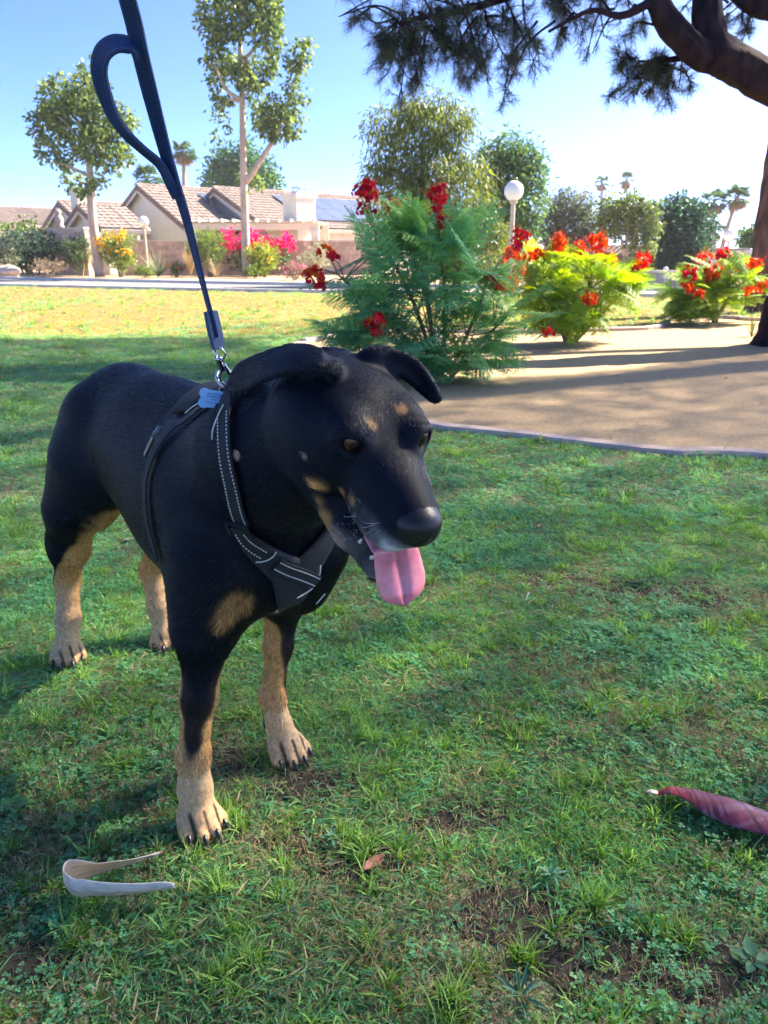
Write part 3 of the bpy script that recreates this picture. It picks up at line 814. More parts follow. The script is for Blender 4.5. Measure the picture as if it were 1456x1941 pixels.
block_wall('garden_wall', xw(236, 42.5), 42.5, xw(720, 42.5), 42.5, hz(458, 42.5), 'pinkish block garden wall along the patio, behind the flowering shrubs')
block_wall('garden_wall', xw(100, 41.5), 41.5, xw(171, 40.5), 40.5, hz(434, 41), 'taller rough block wall end beside the leaning pale trunk', bl=.5, bh=.22, th=.35)
block_wall('garden_wall', xw(1150, 23.4), 23.4, xw(1400, 22.6), 22.6, .46, 'low grey block wall under the dark tree across the road', m=block_grey)
# stone garden statue on the wall end
sp = np.array([xw(121, 41), 41.0, hz(434, 41) + .065]); sta = empty('garden_statue', sp, 'weathered grey stone statue standing on the rough block wall', 'statue')
mb = MB(); mb.lathe(sp, [(.22, 0), (.22, .08), (.16, .14), (.20, .28), (.21, .42), (.15, .55), (.11, .60), (.14, .66), (.15, .76), (.09, .84)], 14); mb.build('figure', concrete_mat, sta, smooth=True)
for s in (-1, 1):
    mb = MB(); mb.lathe(sp + np.array([s * .07, -.02, .80]), [(.04, 0), (.025, .06), (.005, .11)], 8); mb.build('ear', concrete_mat, sta, smooth=True)

# ---------------------------------------------------------------- globe lamps
globe_mat = mat('opal_globe', (.86, .83, .78), .25, (.90, .87, .82), scale=2, spec=.5)
gn_ = globe_mat.node_tree.nodes['Principled BSDF']; gn_.inputs['Subsurface Weight'].default_value = .15
post_mat = mat('sand_post', (.52, .44, .33), .6, (.60, .52, .40), scale=8)
def lamp(px, py, Y, D_, label, base_h=0, m=None):
    c = at(px, py, Y); b = np.array([c[0], Y, 0]); t = empty('globe_lamp', b, label, 'street lamp', 'globe lamps on posts')
    r_ = D_ / 2; mb = MB(); zt = c[2] - r_ * .93
    mb.lathe(b, [(r_ * .45, 0), (r_ * .45, .04), (r_ * .26, .07), (r_ * .24, zt - .08), (r_ * .42, zt - .05), (r_ * .46, zt + .03)], 14); mb.build('post', m or post_mat, t, smooth=False)
    prof = [(max(r_ * math.sin(a), .002), r_ * (1 - math.cos(a))) for a in np.linspace(.12, math.pi, 14)]
    mb = MB(); mb.lathe(c - ZV * r_, prof, 22); mb.build('globe', globe_mat, t, smooth=True)
    return t
lamp(272, 420, 40, .50, 'globe lamp on a sand post beside the yellow flowering bush')
lamp(974, 362, 21.5, .50, 'nearest globe lamp rising behind the red flowering bush')
lamp(1022, 472, 42, .46, 'small low globe lamp behind the orange flowers')
lamp(1262, 510, 22.35, .13, 'tiny pale path light in front of the grey wall', m=frame_mat)
lamp(1383, 446, 34, .48, 'shaded grey globe lamp in front of the leaning palm', m=frame_mat)
lamp(1424, 477, 44, .34, 'distant globe lamp close beside the pine trunk', m=frame_mat)

# roofs at the right
gable_house('house', ground_at(1330, 46), 4.5, hz(477, 46), hz(512, 42.5), 9, 'grey brown tiled roof behind the rightmost flowering bush', g=norm([-.25, -.97, 0]), r=norm([.97, -.25, 0]))
gable_house('house', ground_at(962, 48), 3.0, hz(455, 48), hz(486, 46), 7, 'small gabled roof just below the nearest globe lamp', g=norm([.9, -.43, 0]), r=norm([.43, .9, 0]))
gable_house('house', ground_at(1120, 50), 4.0, hz(470, 50), hz(486, 47), 9, 'pale grey house wall between the olive trees', g=norm([.3, -.95, 0]), r=norm([.95, .3, 0]))

# hills on the skyline
hill_mat = mat('hill_rock', (.22, .19, .17), .95, (.30, .26, .23), scale=.02)
V = []; nx = 90
for i in range(nx):
    x = -900 + 2100 * i / (nx - 1); hgt = 8.5 + 3.4 * math.sin(x * .004 + 1.0) + 1.6 * math.sin(x * .013) + .8 * math.sin(x * .041)
    V += [(x, 1080, -5), (x, 1180, max(hgt, 6)), (x, 1380, -5)]
mb = MB(); mb.add(V, [(3 * i + k, 3 * (i + 1) + k, 3 * (i + 1) + k + 1, 3 * i + k + 1) for i in range(nx - 1) for k in range(2)]); tag(mb.build('hills', hill_mat), kind='structure')

# ---------------------------------------------------------------- background trees
def T(px, Y): return np.array([at(px, 490, Y)[0], Y, 0.0])
# left pale-barked tree
b = np.array([xw(186, 38), 38, 0]); t = tree('bottle_tree', b, 'leafy tree with a pale leaning trunk and rounded crown, left of the leash')
mb = MB(); trunk = limb(mb, [b, at(176, 420, 38), at(171, 330, 38), at(165, 280, 38)], .25, .11, 14, 10); 
limb(mb, [at(172, 335, 38), at(140, 320, 38), at(115, 310, 37.5)], .10, .04, 8, 6); limb(mb, [at(168, 300, 38), at(200, 270, 38), at(225, 250, 38.5)], .10, .04, 8, 6); limb(mb, [at(166, 285, 38), at(140, 250, 38), at(110, 220, 37.6)], .10, .03, 8, 6)
limb(mb, [at(175, 345, 38), at(160, 348, 37.8), at(140, 340, 37.6)], .08, .03, 8, 6)
mb.build('trunk', bark_pale, t, smooth=True)
CL = [(165, 170, 34), (110, 190, 34), (90, 235, 30), (140, 225, 40), (190, 225, 40), (175, 275, 34), (225, 270, 24), (240, 225, 18), (215, 300, 24), (90, 285, 20), (125, 300, 20), (140, 345, 20), (165, 360, 13), (185, 340, 14), (240, 290, 14), (160, 140, 14), (110, 155, 12)]
foliage('crown', t, leaf_mat, [at(x, y, 38 + random.uniform(-.9, .9)) for x, y, r_ in CL], [(r_ * .0262,) * 3 for x, y, r_ in CL], 6500, .24, .15, [(.10, .16, .06), (.17, .24, .075), (.26, .32, .10), (.085, .14, .065)], .3, .35, clump=(7, .12))
# tall slender tree with hanging vines
b = np.array([xw(466, 38), 38, 0]); t = tree('slender_tree', b, 'tall slender tree with upright ragged crown and hanging vines')
mb = MB(); limb(mb, [b, at(464, 400, 38), at(461, 300, 38), at(459, 180, 38), at(455, 80, 38), at(462, -60, 38)], .21, .06, 24, 10)
limb(mb, [at(466, 345, 38), at(490, 310, 38), at(520, 262, 38), at(545, 200, 38.3), at(570, 110, 38.5)], .15, .05, 12, 7); limb(mb, [at(459, 190, 38), at(430, 170, 37.8), at(405, 120, 37.6)], .10, .04, 8, 6); limb(mb, [at(457, 120, 38), at(490, 80, 38), at(510, 20, 38)], .10, .04, 8, 6); limb(mb, [at(459, 195, 38), at(436, 188, 37.8), at(428, 200, 37.7)], .07, .03, 8, 6)
mb.build('trunk', bark_pale, t, smooth=True)
CL = [(395, 20, 22), (425, 50, 22), (400, 60, 20), (455, 40, 22), (490, 20, 28), (520, 15, 18), (500, 60, 24), (525, 55, 16), (410, 110, 22), (440, 120, 24), (460, 140, 22), (480, 130, 18), (515, 90, 16), (512, 125, 14), (405, 150, 16), (420, 175, 18), (478, 170, 18), (495, 160, 12), (500, 215, 24), (525, 215, 26), (550, 200, 20), (540, 245, 20), (560, 235, 18), (510, 245, 18), (555, 165, 16), (570, 110, 16), (575, 85, 11), (560, 130, 14), (548, 110, 9), (408, 205, 9), (409, 225, 8), (411, 245, 7), (412, 262, 5), (428, 215, 5), (430, 240, 4), (578, 180, 7), (578, 205, 5), (480, 345, 16), (465, 330, 12), (470, -10, 30), (430, 0, 24), (510, -30, 24)]
foliage('crown', t, leaf_mat, [at(x, y, 38 + random.uniform(-.9, .9)) for x, y, r_ in CL], [(r_ * .0255, r_ * .0255, r_ * .028) for x, y, r_ in CL], 7500, .24, .14, [(.09, .15, .06), (.16, .23, .075), (.26, .32, .09), (.07, .12, .06)], .6, .3, clump=(7, .11))
def mass_tree(name, px, Y, CL, n, L_, W_, cols, label, droop=.2, m=None, trunk_r=.3, limbs=5, clump=(8, .15), bark=None, shell=.35, yj=1.0):
    b = T(px, Y); t = tree(name, b, label)
    k = .949 * Y / FPX; cs = [at(x, y, Y + random.uniform(-yj, yj) * r_ * k * .8) for x, y, r_ in CL]
    mb = MB(); zc = np.array([c[2] for c in cs]); fork = b + np.array([0, 0, max(min(zc) * .6, .8)]); limb(mb, [b, (b + fork) / 2 + np.array([.05, 0, 0]), fork], trunk_r, trunk_r * .7, 8, 8)
    for c in [cs[i] for i in np.argsort([-q[2] for q in CL])[:limbs]]: limb(mb, [fork, (fork + c) / 2 + np.array([0, 0, .15]), c], trunk_r * .5, trunk_r * .12, 8, 6)
    mb.build('trunk', bark or bark_grey, t, smooth=True)
    foliage('crown', t, m or leaf_mat, cs, [(r_ * k, r_ * k, r_ * k * 1.02) for x, y, r_ in CL], n, L_, W_, cols, droop, shell, clump=clump)
    return t
mass_tree('carob_tree', 455, 78, [(430, 310, 26), (470, 305, 28), (410, 335, 22), (450, 340, 30), (495, 330, 26), (515, 350, 18), (400, 355, 15)], 4500, .55, .20, [(.07, .16, .06), (.11, .21, .07), (.05, .12, .06)], 'round green tree rising behind the house roofs', .2, clump=(9, .4))
mass_tree('willow_acacia', 800, 27, [(780, 215, 40), (830, 210, 40), (870, 230, 30), (735, 250, 40), (800, 265, 46), (855, 275, 42), (722, 310, 38), (775, 320, 46), (830, 330, 48), (885, 325, 42), (735, 375, 40), (790, 385, 48), (850, 395, 52), (908, 390, 38), (930, 435, 36), (880, 445, 48), (820, 445, 48), (755, 440, 40), (945, 465, 26), (705, 350, 18), (712, 250, 20), (840, 500, 40), (900, 500, 40)], 24000, .22, .045,
          [(.10, .14, .04), (.17, .21, .05), (.24, .28, .06), (.07, .11, .045)], 'tall feathery willowy tree behind the large flowering bush', 1.1, clump=(16, .15), trunk_r=.28, limbs=8, shell=.1)
mass_tree('shade_tree', 965, 38, [(930, 300, 28), (965, 290, 30), (1000, 300, 26), (1020, 305, 16), (925, 340, 30), (965, 335, 36), (1005, 345, 28), (930, 385, 28), (970, 385, 34), (1005, 395, 26), (950, 420, 24), (990, 430, 24), (1010, 430, 14)], 10000, .24, .09, [(.07, .15, .06), (.11, .20, .06), (.17, .26, .07), (.055, .12, .06)], 'dense green tree directly behind the nearest globe lamp', .5, clump=(12, .2))
mass_tree('olive_tree', 1060, 46, [(1045, 395, 24), (1075, 385, 26), (1105, 390, 24), (1040, 430, 26), (1080, 425, 30), (1115, 425, 26), (1050, 460, 24), (1095, 460, 28), (1130, 440, 18)], 10000, .24, .075, GG, 'grey green olive tree behind the orange flowers', .3, clump=(10, .22))
mass_tree('ficus_tree', 1185, 42, [(1160, 395, 22), (1195, 390, 22), (1225, 400, 20), (1150, 425, 18), (1190, 420, 24), (1235, 425, 18), (1215, 445, 20), (1230, 465, 14), (1200, 465, 14), (1160, 440, 14)], 5500, .20, .11, [(.14, .19, .06), (.20, .25, .08), (.10, .15, .06)], 'light green tree with slanting bare trunks, left of the dark tree', .2, limbs=4, bark=bark_pale, trunk_r=.22)
mass_tree('dark_ficus', 1290, 46, [(1262, 408, 28), (1285, 398, 26), (1312, 408, 26), (1252, 445, 28), (1290, 440, 36), (1328, 440, 26), (1256, 485, 32), (1300, 480, 36), (1332, 485, 24), (1265, 512, 26), (1315, 512, 26)], 11000, .26, .14, [(.028, .075, .055), (.04, .095, .06), (.06, .12, .065)], 'dense dark green tree above the low grey wall', .1, clump=(8, .2))
mass_tree('shade_tree', 1425, 52, [(1415, 450, 18), (1440, 445, 22), (1460, 460, 24), (1420, 475, 16), (1450, 480, 18)], 3500, .26, .12, MG, 'small rounded green tree seen past the pine trunk', .1)
mass_tree('shade_tree', 700, 60, [(690, 350, 10), (705, 372, 12), (690, 395, 10)], 700, .25, .1, DG, 'dark treetop peeping out left of the willowy tree')
palm(348, 288, 353, 84, 1.5, 'fan palm with a tan skirt standing behind the house roof')
palm(280, 344, 280, 70, 1.6, 'green fan palm crown just above the tallest gable', skirt=False)
palm(1141, 347, 1140, 150, 1.7, 'tiny distant palm, left one of the pair above the olive tree', nf=18)
palm(1188, 341, 1186, 150, 1.7, 'tiny distant palm, right one of the pair above the light green tree', nf=18)
palm(1353, 382, 1349, 86, 1.7, 'upright fan palm right of the dark tree', trunk_r=.2)
palm(1398, 374, 1362, 86, 1.6, 'leaning fan palm behind the shaded globe lamp', trunk_r=.22)
palm(1357, 436, 1352, 100, 1.5, 'short fan palm lowest of the three at right', nf=20)

# ---------------------------------------------------------------- planting strip by the far pavement
shrub('clipped_hedge', 60, 500, 41, 4.6, 2.3, 6500, .15, .08, [(.030, .065, .05), (.045, .085, .06), (.06, .10, .07)], 'large dark blue green hedge mass at far left', lob=7, cat='hedge', shell=.55)
shrub('clipped_hedge', 45, 490, 46, 5.2, 3.0, 4500, .16, .10, [(.12, .19, .05), (.16, .24, .06), (.09, .15, .045)], 'bright green rounded hedge top behind the dark hedge', lob=6, cat='hedge', shell=.5)
shrub('bare_shrub', 8, 510, 37, 2.0, 1.9, 1100, .14, .07, GG, 'grey twisted shrub with bare lower branches at the left edge', lob=5, stems=9)
shrub('dry_shrub', 95, 515, 38.5, 1.9, .9, 1300, .10, .03, [(.26, .19, .15), (.32, .24, .19), (.16, .15, .09)], 'low brown dry shrub at the foot of the dark hedge', lob=4)
shrub('climbing_shrub', 152, 515, 40, 1.9, 2.1, 2200, .16, .06, [(.09, .13, .06), (.12, .17, .07), (.07, .10, .05)], 'loose grey green shrub in front of the rough block wall', lob=5)
shrub('yellow_bells', 228, 520, 38, 2.1, 2.05, 3600, .15, .055, [(.20, .27, .05), (.26, .33, .06), (.13, .20, .045)], 'yellow flowering bush between the leaning trunk and the lamp', stems=6, flowers=(13, .26, [(.75, .42, .02), (.80, .52, .03), (.65, .28, .03)], .55), cat='bush')
shrub('yellow_bells', 500, 522, 37.4, 1.7, 1.7, 3000, .14, .055, [(.22, .27, .05), (.27, .32, .06), (.15, .2, .05)], 'rounded yellow green bush just right of the slender trunk', flowers=(9, .20, [(.78, .45, .02), (.80, .55, .05)], .3), cat='bush')
shrub('green_bush', 398, 520, 39.5, 2.4, 2.2, 3600, .20, .04, [(.16, .24, .06), (.22, .30, .07), (.11, .17, .05)], 'upright bright green bush behind the leash', droop=-.5, lob=5)
BG_ = shrub('bougainvillea', 490, 515, 41, 4.2, 2.0, 2600, .13, .08, [(.05, .10, .04), (.07, .13, .045)], 'magenta bougainvillea arching along the garden wall', lob=7, flowers=(60, .36, [(.72, .02, .14), (.80, .04, .20), (.60, .02, .10)], .68))
spiky('desert_spoon', 300, 520, 38.6, 60, 1.55, .05, [(.22, .27, .17), (.28, .33, .20), (.17, .21, .13)], 'grey green spiky rosette plant right of the sand lamp post')
spiky('ornamental_grass', 182, 520, 38.6, 40, 1.5, .035, [(.36, .28, .12), (.28, .26, .10), (.42, .33, .17)], 'tan upright grass clump at the foot of the leaning trunk', spread=.35)
spiky('ornamental_grass', 362, 522, 38, 44, 1.5, .04, [(.44, .30, .14), (.50, .36, .19), (.36, .27, .12)], 'golden brown grass clump left of the bright green bush', spread=.35)
spiky('ornamental_grass', 410, 524, 37.8, 60, 1.35, .03, [(.40, .30, .20), (.46, .35, .24), (.24, .25, .12)], 'feathery pinkish tan grass clump at the foot of the green bush', spread=.8, droop=.6)
shrub('ground_shrub', 274, 524, 37.4, 1.1, .55, 700, .10, .05, YG, 'low pale green plant at the base of the sand lamp post', lob=4)
shrub('flowering_shrub', 335, 522, 39, 1.0, .7, 700, .10, .05, MG, 'small green plant with red blooms before the block wall', lob=4, flowers=(5, .14, [(.6, .08, .08)], .4))
shrub('flowering_shrub', 560, 535, 33, 1.5, .65, 900, .10, .05, [(.16, .14, .10), (.2, .16, .12)], 'low dusty pink flowering shrub by the far kerb', lob=4, flowers=(14, .16, [(.55, .20, .26), (.50, .16, .22)], .2))
shrub('grey_shrub', 600, 520, 38, 2.0, 1.6, 1800, .10, .04, [(.28, .30, .20), (.34, .35, .24), (.22, .24, .16)], 'silvery grey shrub against the block wall near the red flowers', lob=5)
shrub('ground_shrub', 485, 527, 36.6, 1.7, .55, 900, .10, .05, YG, 'low spreading yellow green plant at the foot of the slender tree', lob=5)
# boulder
bp = np.array([xw(8, 36.5), 36.5, 0]); t = empty('boulder', bp, 'pale tan boulder on the planting strip at the left edge', 'boulder')
bm = bmesh.new(); bmesh.ops.create_icosphere(bm, subdivisions=3, radius=.62)
for v in bm.verts: v.co *= 1 + .22 * math.sin(v.co.x * 5 + 1) * math.sin(v.co.y * 4) + .1 * math.sin(v.co.z * 9); v.co.z = v.co.z * .62 + .2
me = bpy.data.meshes.new('rock'); bm.to_mesh(me); bm.free(); link('rock', me, mat('tan_rock', (.42, .33, .26), .9, (.55, .46, .38), scale=4, bump=.5, bscale=12), t)
# ================================================================ red bird-of-paradise bushes
def frond_mesh(kind):
    """twice-pinnate leaf, 1 m long along +X, drooping: rachis, side branches, leaflets"""
    r_ = np.random.default_rng(kind + 50); V, F_, C_ = [], [], []
    droop = r_.uniform(.12, .34); npn = 7
    def rach(u): return np.array([u, 0, .10 * u - droop * u * u])
    def quad(a, b, c, d, col):
        k = len(V); V.extend([a, b, c, d]); C_.extend([col] * 4); F_.append((k, k + 1, k + 2, k + 3))
    for i in range(8):
        u0, u1 = i / 8, (i + 1) / 8; s = np.array([0, .006 * (1 - .6 * u0), 0]); quad(rach(u0) - s, rach(u1) - s, rach(u1) + s, rach(u0) + s, (.85, 1.0, .7))
    for i in range(npn):
        u = .20 + .80 * i / npn; p = rach(u)
        for sd in ((-1, 1) if i < npn - 1 else (-1, 0, 1)):
            ln = (.30 * (1 - .45 * abs(u - .5) * 1.4)) * r_.uniform(.85, 1.1); ang = R(58 if sd else 0) * (1 if u < .9 else .6)
            d = np.array([math.cos(ang), sd * math.sin(ang), -.18 - r_.uniform(0, .16)]); d = d / np.linalg.norm(d); cr = np.cross(d, [0, 0, 1.0]); cr /= np.linalg.norm(cr); up = np.cross(cr, d)
            nl = 7
            for j in range(nl):
                q = p + d * ln * (j + .7) / nl + np.array([0, 0, -.10 * ln * ((j + 1) / nl) ** 2])
                tone = r_.uniform(.82, 1.2)
                for s2 in (-1, 1):
                    L_ = ln * .30 * r_.uniform(.85, 1.1) * (1 - .35 * j / nl); w = L_ * .60; fold = r_.uniform(.05, .35)
                    dd = d * .50 + cr * s2 * .84 - up * fold * .6; dd /= np.linalg.norm(dd); ww = np.cross(dd, up); ww /= np.linalg.norm(ww) + 1e-9
                    quad(q, q + dd * L_ * .5 + ww * w * .5, q + dd * L_, q + dd * L_ * .5 - ww * w * .5, (tone, tone, tone))
    return np.array(V), np.array(F_), np.array(C_)
FR = [frond_mesh(k) for k in range(6)]
def flower_mesh(kind, cols):
    """domed cluster about 1 unit across: crinkled petals, buds and long red stamens"""
    r_ = np.random.default_rng(kind + 90); V, F_, C_ = [], [], []
    for k in range(20):
        d = r_.normal(size=3); d[2] = abs(d[2]) * 1.1 - .25; d /= np.linalg.norm(d); c = d * np.array([.40, .40, .46]) * r_.uniform(.55, 1.05)
        col = np.array(cols[r_.integers(0, len(cols))])
        u = np.cross(d, [.3, .2, 1.0]); u /= np.linalg.norm(u); w = np.cross(d, u)
        for j in range(5):
            a = j * 1.2566 + r_.random(); pd = u * math.cos(a) + w * math.sin(a) + d * r_.uniform(.1, .6); pd /= np.linalg.norm(pd); s = np.cross(pd, d); L_ = .19 * r_.uniform(.8, 1.2)
            q = len(V); V += [c, c + pd * L_ * .55 + s * L_ * .5, c + pd * L_ + d * .02, c + pd * L_ * .6 - s * L_ * .5]; cc = col * r_.uniform(.75, 1.15); C_ += [cc * .9, cc, cc, cc]; F_.append((q, q + 1, q + 2, q + 3))
        for j in range(3):
            e = c + (d + r_.normal(size=3) * .35) * .30 + np.array([0, 0, .05]); q = len(V); s = np.cross(e - c, [1, .2, .1]); s = s / np.linalg.norm(s) * .006
            V += [c - s, c + s, e + s * .5, e - s * .5]; C_ += [(.55, .03, .02)] * 4; F_.append((q, q + 1, q + 2, q + 3))
    return np.array(V), np.array(F_), np.array(C_)
RED = [(.62, .012, .022), (.72, .02, .02), (.50, .008, .03)]; ORG = [(.80, .11, .012), (.85, .20, .02), (.70, .05, .012)]; MIXC = [(.72, .03, .02), (.80, .14, .015), (.66, .015, .03)]
def bird_bush(base, label, crown, nf, flen, cols, flowers, trunks, Ydef, trans):
    t = empty('flowering_bush', base, label, 'bush', 'red and orange flowering bushes in the gravel bed')
    m = mat('bush_leaflets', (.85, .85, .85), .55, (1.15, 1.15, 1.1), scale=3, attr='col', spec=.25, trans=trans, rand=.12)
    mes = []
    for V, F_, C_ in FR:
        for tint in cols: 
            me = fast_mesh('frond', V, F_, C_ * np.array(tint)); me.materials.append(m); mes.append(me)
    tips = []
    for k, q in enumerate(trunks):
        mb = MB(); b0 = base + np.array([random.uniform(-.06, .06), random.uniform(-.06, .06), -.02]); c = limb(mb, [b0, (b0 + q) / 2 + np.array([random.uniform(-.05, .05), random.uniform(-.06, .06), .05]), q], .020, .007, 12, 7); mb.build('stem', stem_mat, t, smooth=True); tips.append(c)
    allc = np.concatenate(tips)
    for k in range(nf):
        c, r_ = crown[k % len(crown)]
        d = norm(rng.normal(size=3)); p = c + d * np.array(r_) * (.35 + .65 * rng.random() ** .5)
        if p[2] < .12: p[2] = .12 + rng.random() * .1
        out = norm((p - (base + np.array([0, 0, p[2] * .55]))) * np.array([1, 1, .55]) + rng.normal(size=3) * .35)
        L_ = flen * rng.uniform(.75, 1.2)
        o = bpy.data.objects.new('frond', mes[rng.integers(0, len(mes))]); COL.objects.link(o); o.parent = t
        st = p - out * L_ * .5 - base
        x = Vector(out); z = Vector((0, 0, 1)) + Vector(rng.normal(size=3) * .25); y = z.cross(x).normalized(); z = x.cross(y)
        M_ = Matrix((x, y, z)).transposed().to_4x4(); M_.translation = Vector(st); o.matrix_local = M_ @ Matrix.Scale(L_, 4)
    # thin side twigs that carry the fronds
    mb = MB()
    for k in range(40):
        c, r_ = crown[k % len(crown)]; e = c + norm(rng.normal(size=3)) * np.array(r_) * .6; e[2] = max(e[2], .15); s = allc[rng.integers(len(allc) // 4, len(allc))]
        limb(mb, [s, (s + e) / 2 + np.array([0, 0, .04]), e], .006, .002, 6, 5)
    tag(mb.build('twig', stem_mat, t), kind='stuff')
    fm = {}
    for (px, py, Y, sz, pal) in flowers:
        key = (id(pal), rng.integers(0, 3))
        if key not in fm:
            V, F_, C_ = flower_mesh(int(key[1]) + len(fm) * 3, pal); me = fast_mesh('flower_cluster', V, F_, C_); me.materials.append(petal_mat); fm[key] = me
        p = at(px, py, Y); o = bpy.data.objects.new('flower_cluster', fm[key]); COL.objects.link(o); o.parent = t; o['kind'] = 'stuff'; o.location = (p - base).tolist(); o.rotation_euler = (random.uniform(-.3, .3), random.uniform(-.3, .3), random.random() * 6.28); o.scale = (sz,) * 3
        mb = MB(); s = allc[np.argmin(np.linalg.norm(allc - (p + np.array([0, 0, -.25])), axis=1))]; limb(mb, [s, (s + p) / 2 + np.array([0, 0, .03]), p + np.array([0, 0, -.01])], .006, .003, 6, 5); mb.build('flower_stalk', stem_mat, t)
    return t
b1 = G(838, 712)
def C1(px, py, Y): return at(px, py, Y)
cr1 = [(C1(800, 480, 5.9), (.34, .34, .26)), (C1(720, 520, 5.8), (.34, .32, .22)), (C1(880, 540, 5.8), (.36, .34, .24)), (C1(800, 580, 5.7), (.46, .40, .26)), (C1(690, 590, 5.7), (.26, .3, .20)), (C1(930, 600, 5.7), (.26, .3, .22)), (C1(840, 650, 5.6), (.40, .36, .18)), (C1(760, 440, 5.9), (.22, .22, .16)), (C1(850, 450, 5.9), (.22, .22, .16)), (C1(780, 680, 5.6), (.30, .3, .12)), (C1(900, 660, 5.5), (.30, .3, .14)), (C1(700, 640, 5.6), (.24, .26, .12))]
bird_bush(b1, 'largest red flowering bush, blue green and shaded, right behind the dog\'s head', cr1, 185, .46, [(.19, .42, .15), (.27, .48, .12), (.15, .37, .16)],
          [(697, 375, 5.9, .17, RED), (690, 400, 5.85, .12, RED), (712, 410, 5.95, .12, RED), (700, 355, 5.9, .12, RED), (828, 380, 5.9, .17, RED), (825, 402, 5.9, .14, RED), (845, 425, 5.8, .15, RED), (748, 392, 6.0, .12, ORG), (752, 412, 6.0, .09, ORG), (617, 484, 5.6, .15, MIXC), (635, 490, 5.6, .09, RED), (597, 528, 5.5, .16, MIXC), (606, 545, 5.5, .10, RED), (711, 612, 5.3, .16, MIXC), (713, 632, 5.3, .10, RED), (988, 455, 6.0, .16, RED), (980, 470, 6.0, .10, RED), (770, 385, 6.0, .08, ORG), (835, 360, 5.95, .11, RED), (680, 365, 5.9, .11, RED), (585, 520, 5.5, .10, ORG), (930, 528, 5.7, .10, RED), (945, 545, 5.7, .15, MIXC), (960, 552, 5.7, .10, ORG)],
          [C1(700, 420, 5.9), C1(828, 420, 5.9), C1(760, 430, 6.0), C1(640, 520, 5.7), C1(930, 520, 5.8), C1(880, 480, 6.0), C1(960, 600, 5.6), C1(720, 640, 5.5), C1(800, 500, 6.2)], 5.8, .30)
b2 = G(1078, 648)
cr2 = [(C1(1090, 510, 8.2), (.46, .40, .22)), (C1(1030, 530, 8.1), (.36, .34, .24)), (C1(1130, 540, 8.2), (.40, .34, .22)), (C1(1070, 570, 8.0), (.46, .40, .24)), (C1(1180, 530, 8.5), (.30, .26, .16)), (C1(1080, 600, 8.0), (.36, .3, .16))]
bird_bush(b2, 'sunlit lime green bush with orange flowers, middle of the three in the gravel bed', cr2, 150, .44, [(.27, .40, .05), (.34, .46, .055), (.20, .33, .055)],
          [(1060, 470, 8.1, .20, ORG), (1058, 456, 8.1, .15, ORG), (1096, 478, 8.2, .20, ORG), (1133, 460, 8.3, .22, ORG), (1130, 478, 8.3, .15, MIXC), (1160, 502, 8.4, .20, ORG), (1218, 498, 8.5, .22, MIXC), (1210, 510, 8.5, .16, ORG), (970, 490, 7.9, .22, ORG), (985, 520, 7.8, .18, ORG), (1022, 485, 8.0, .18, ORG), (1120, 572, 7.7, .18, ORG), (1040, 634, 7.6, .14, MIXC), (968, 540, 7.7, .18, MIXC), (1000, 490, 7.9, .14, ORG)],
          [C1(1060, 490, 8.1), C1(1096, 500, 8.2), C1(1133, 480, 8.3), C1(1170, 520, 8.5), C1(1000, 520, 8.0), C1(1215, 510, 8.5), C1(1030, 560, 7.9)], 8.2, .45)
b3 = G(1352, 611)
cr3 = [(C1(1360, 515, 10.8), (.50, .42, .26)), (C1(1320, 545, 10.7), (.42, .38, .24)), (C1(1400, 540, 10.9), (.42, .38, .24)), (C1(1350, 570, 10.6), (.50, .42, .22)), (C1(1310, 585, 10.5), (.30, .26, .14))]
bird_bush(b3, 'green bush with orange flowers next to the pine trunk', cr3, 130, .46, [(.23, .36, .06), (.29, .42, .065), (.17, .29, .06)],
          [(1335, 494, 10.7, .24, MIXC), (1369, 484, 10.8, .22, RED), (1352, 515, 10.6, .24, ORG), (1345, 527, 10.6, .18, ORG), (1425, 505, 10.8, .28, ORG), (1306, 522, 10.5, .24, MIXC), (1302, 548, 10.4, .22, ORG), (1325, 560, 10.3, .18, MIXC), (1422, 555, 10.4, .2, ORG), (1445, 545, 10.6, .22, ORG), (1390, 520, 10.6, .16, ORG)],
          [C1(1335, 510, 10.7), C1(1369, 500, 10.8), C1(1420, 520, 10.8), C1(1306, 540, 10.5), C1(1400, 540, 10.5), C1(1350, 530, 10.6)], 10.8, .42)
# young plant at the foot of the pine
spiky('young_plant', 1425, 638, 8.9, 16, .42, .012, [(.16, .17, .07), (.22, .21, .09), (.12, .14, .06)], 'small wispy weed at the foot of the pine trunk', spread=.7)

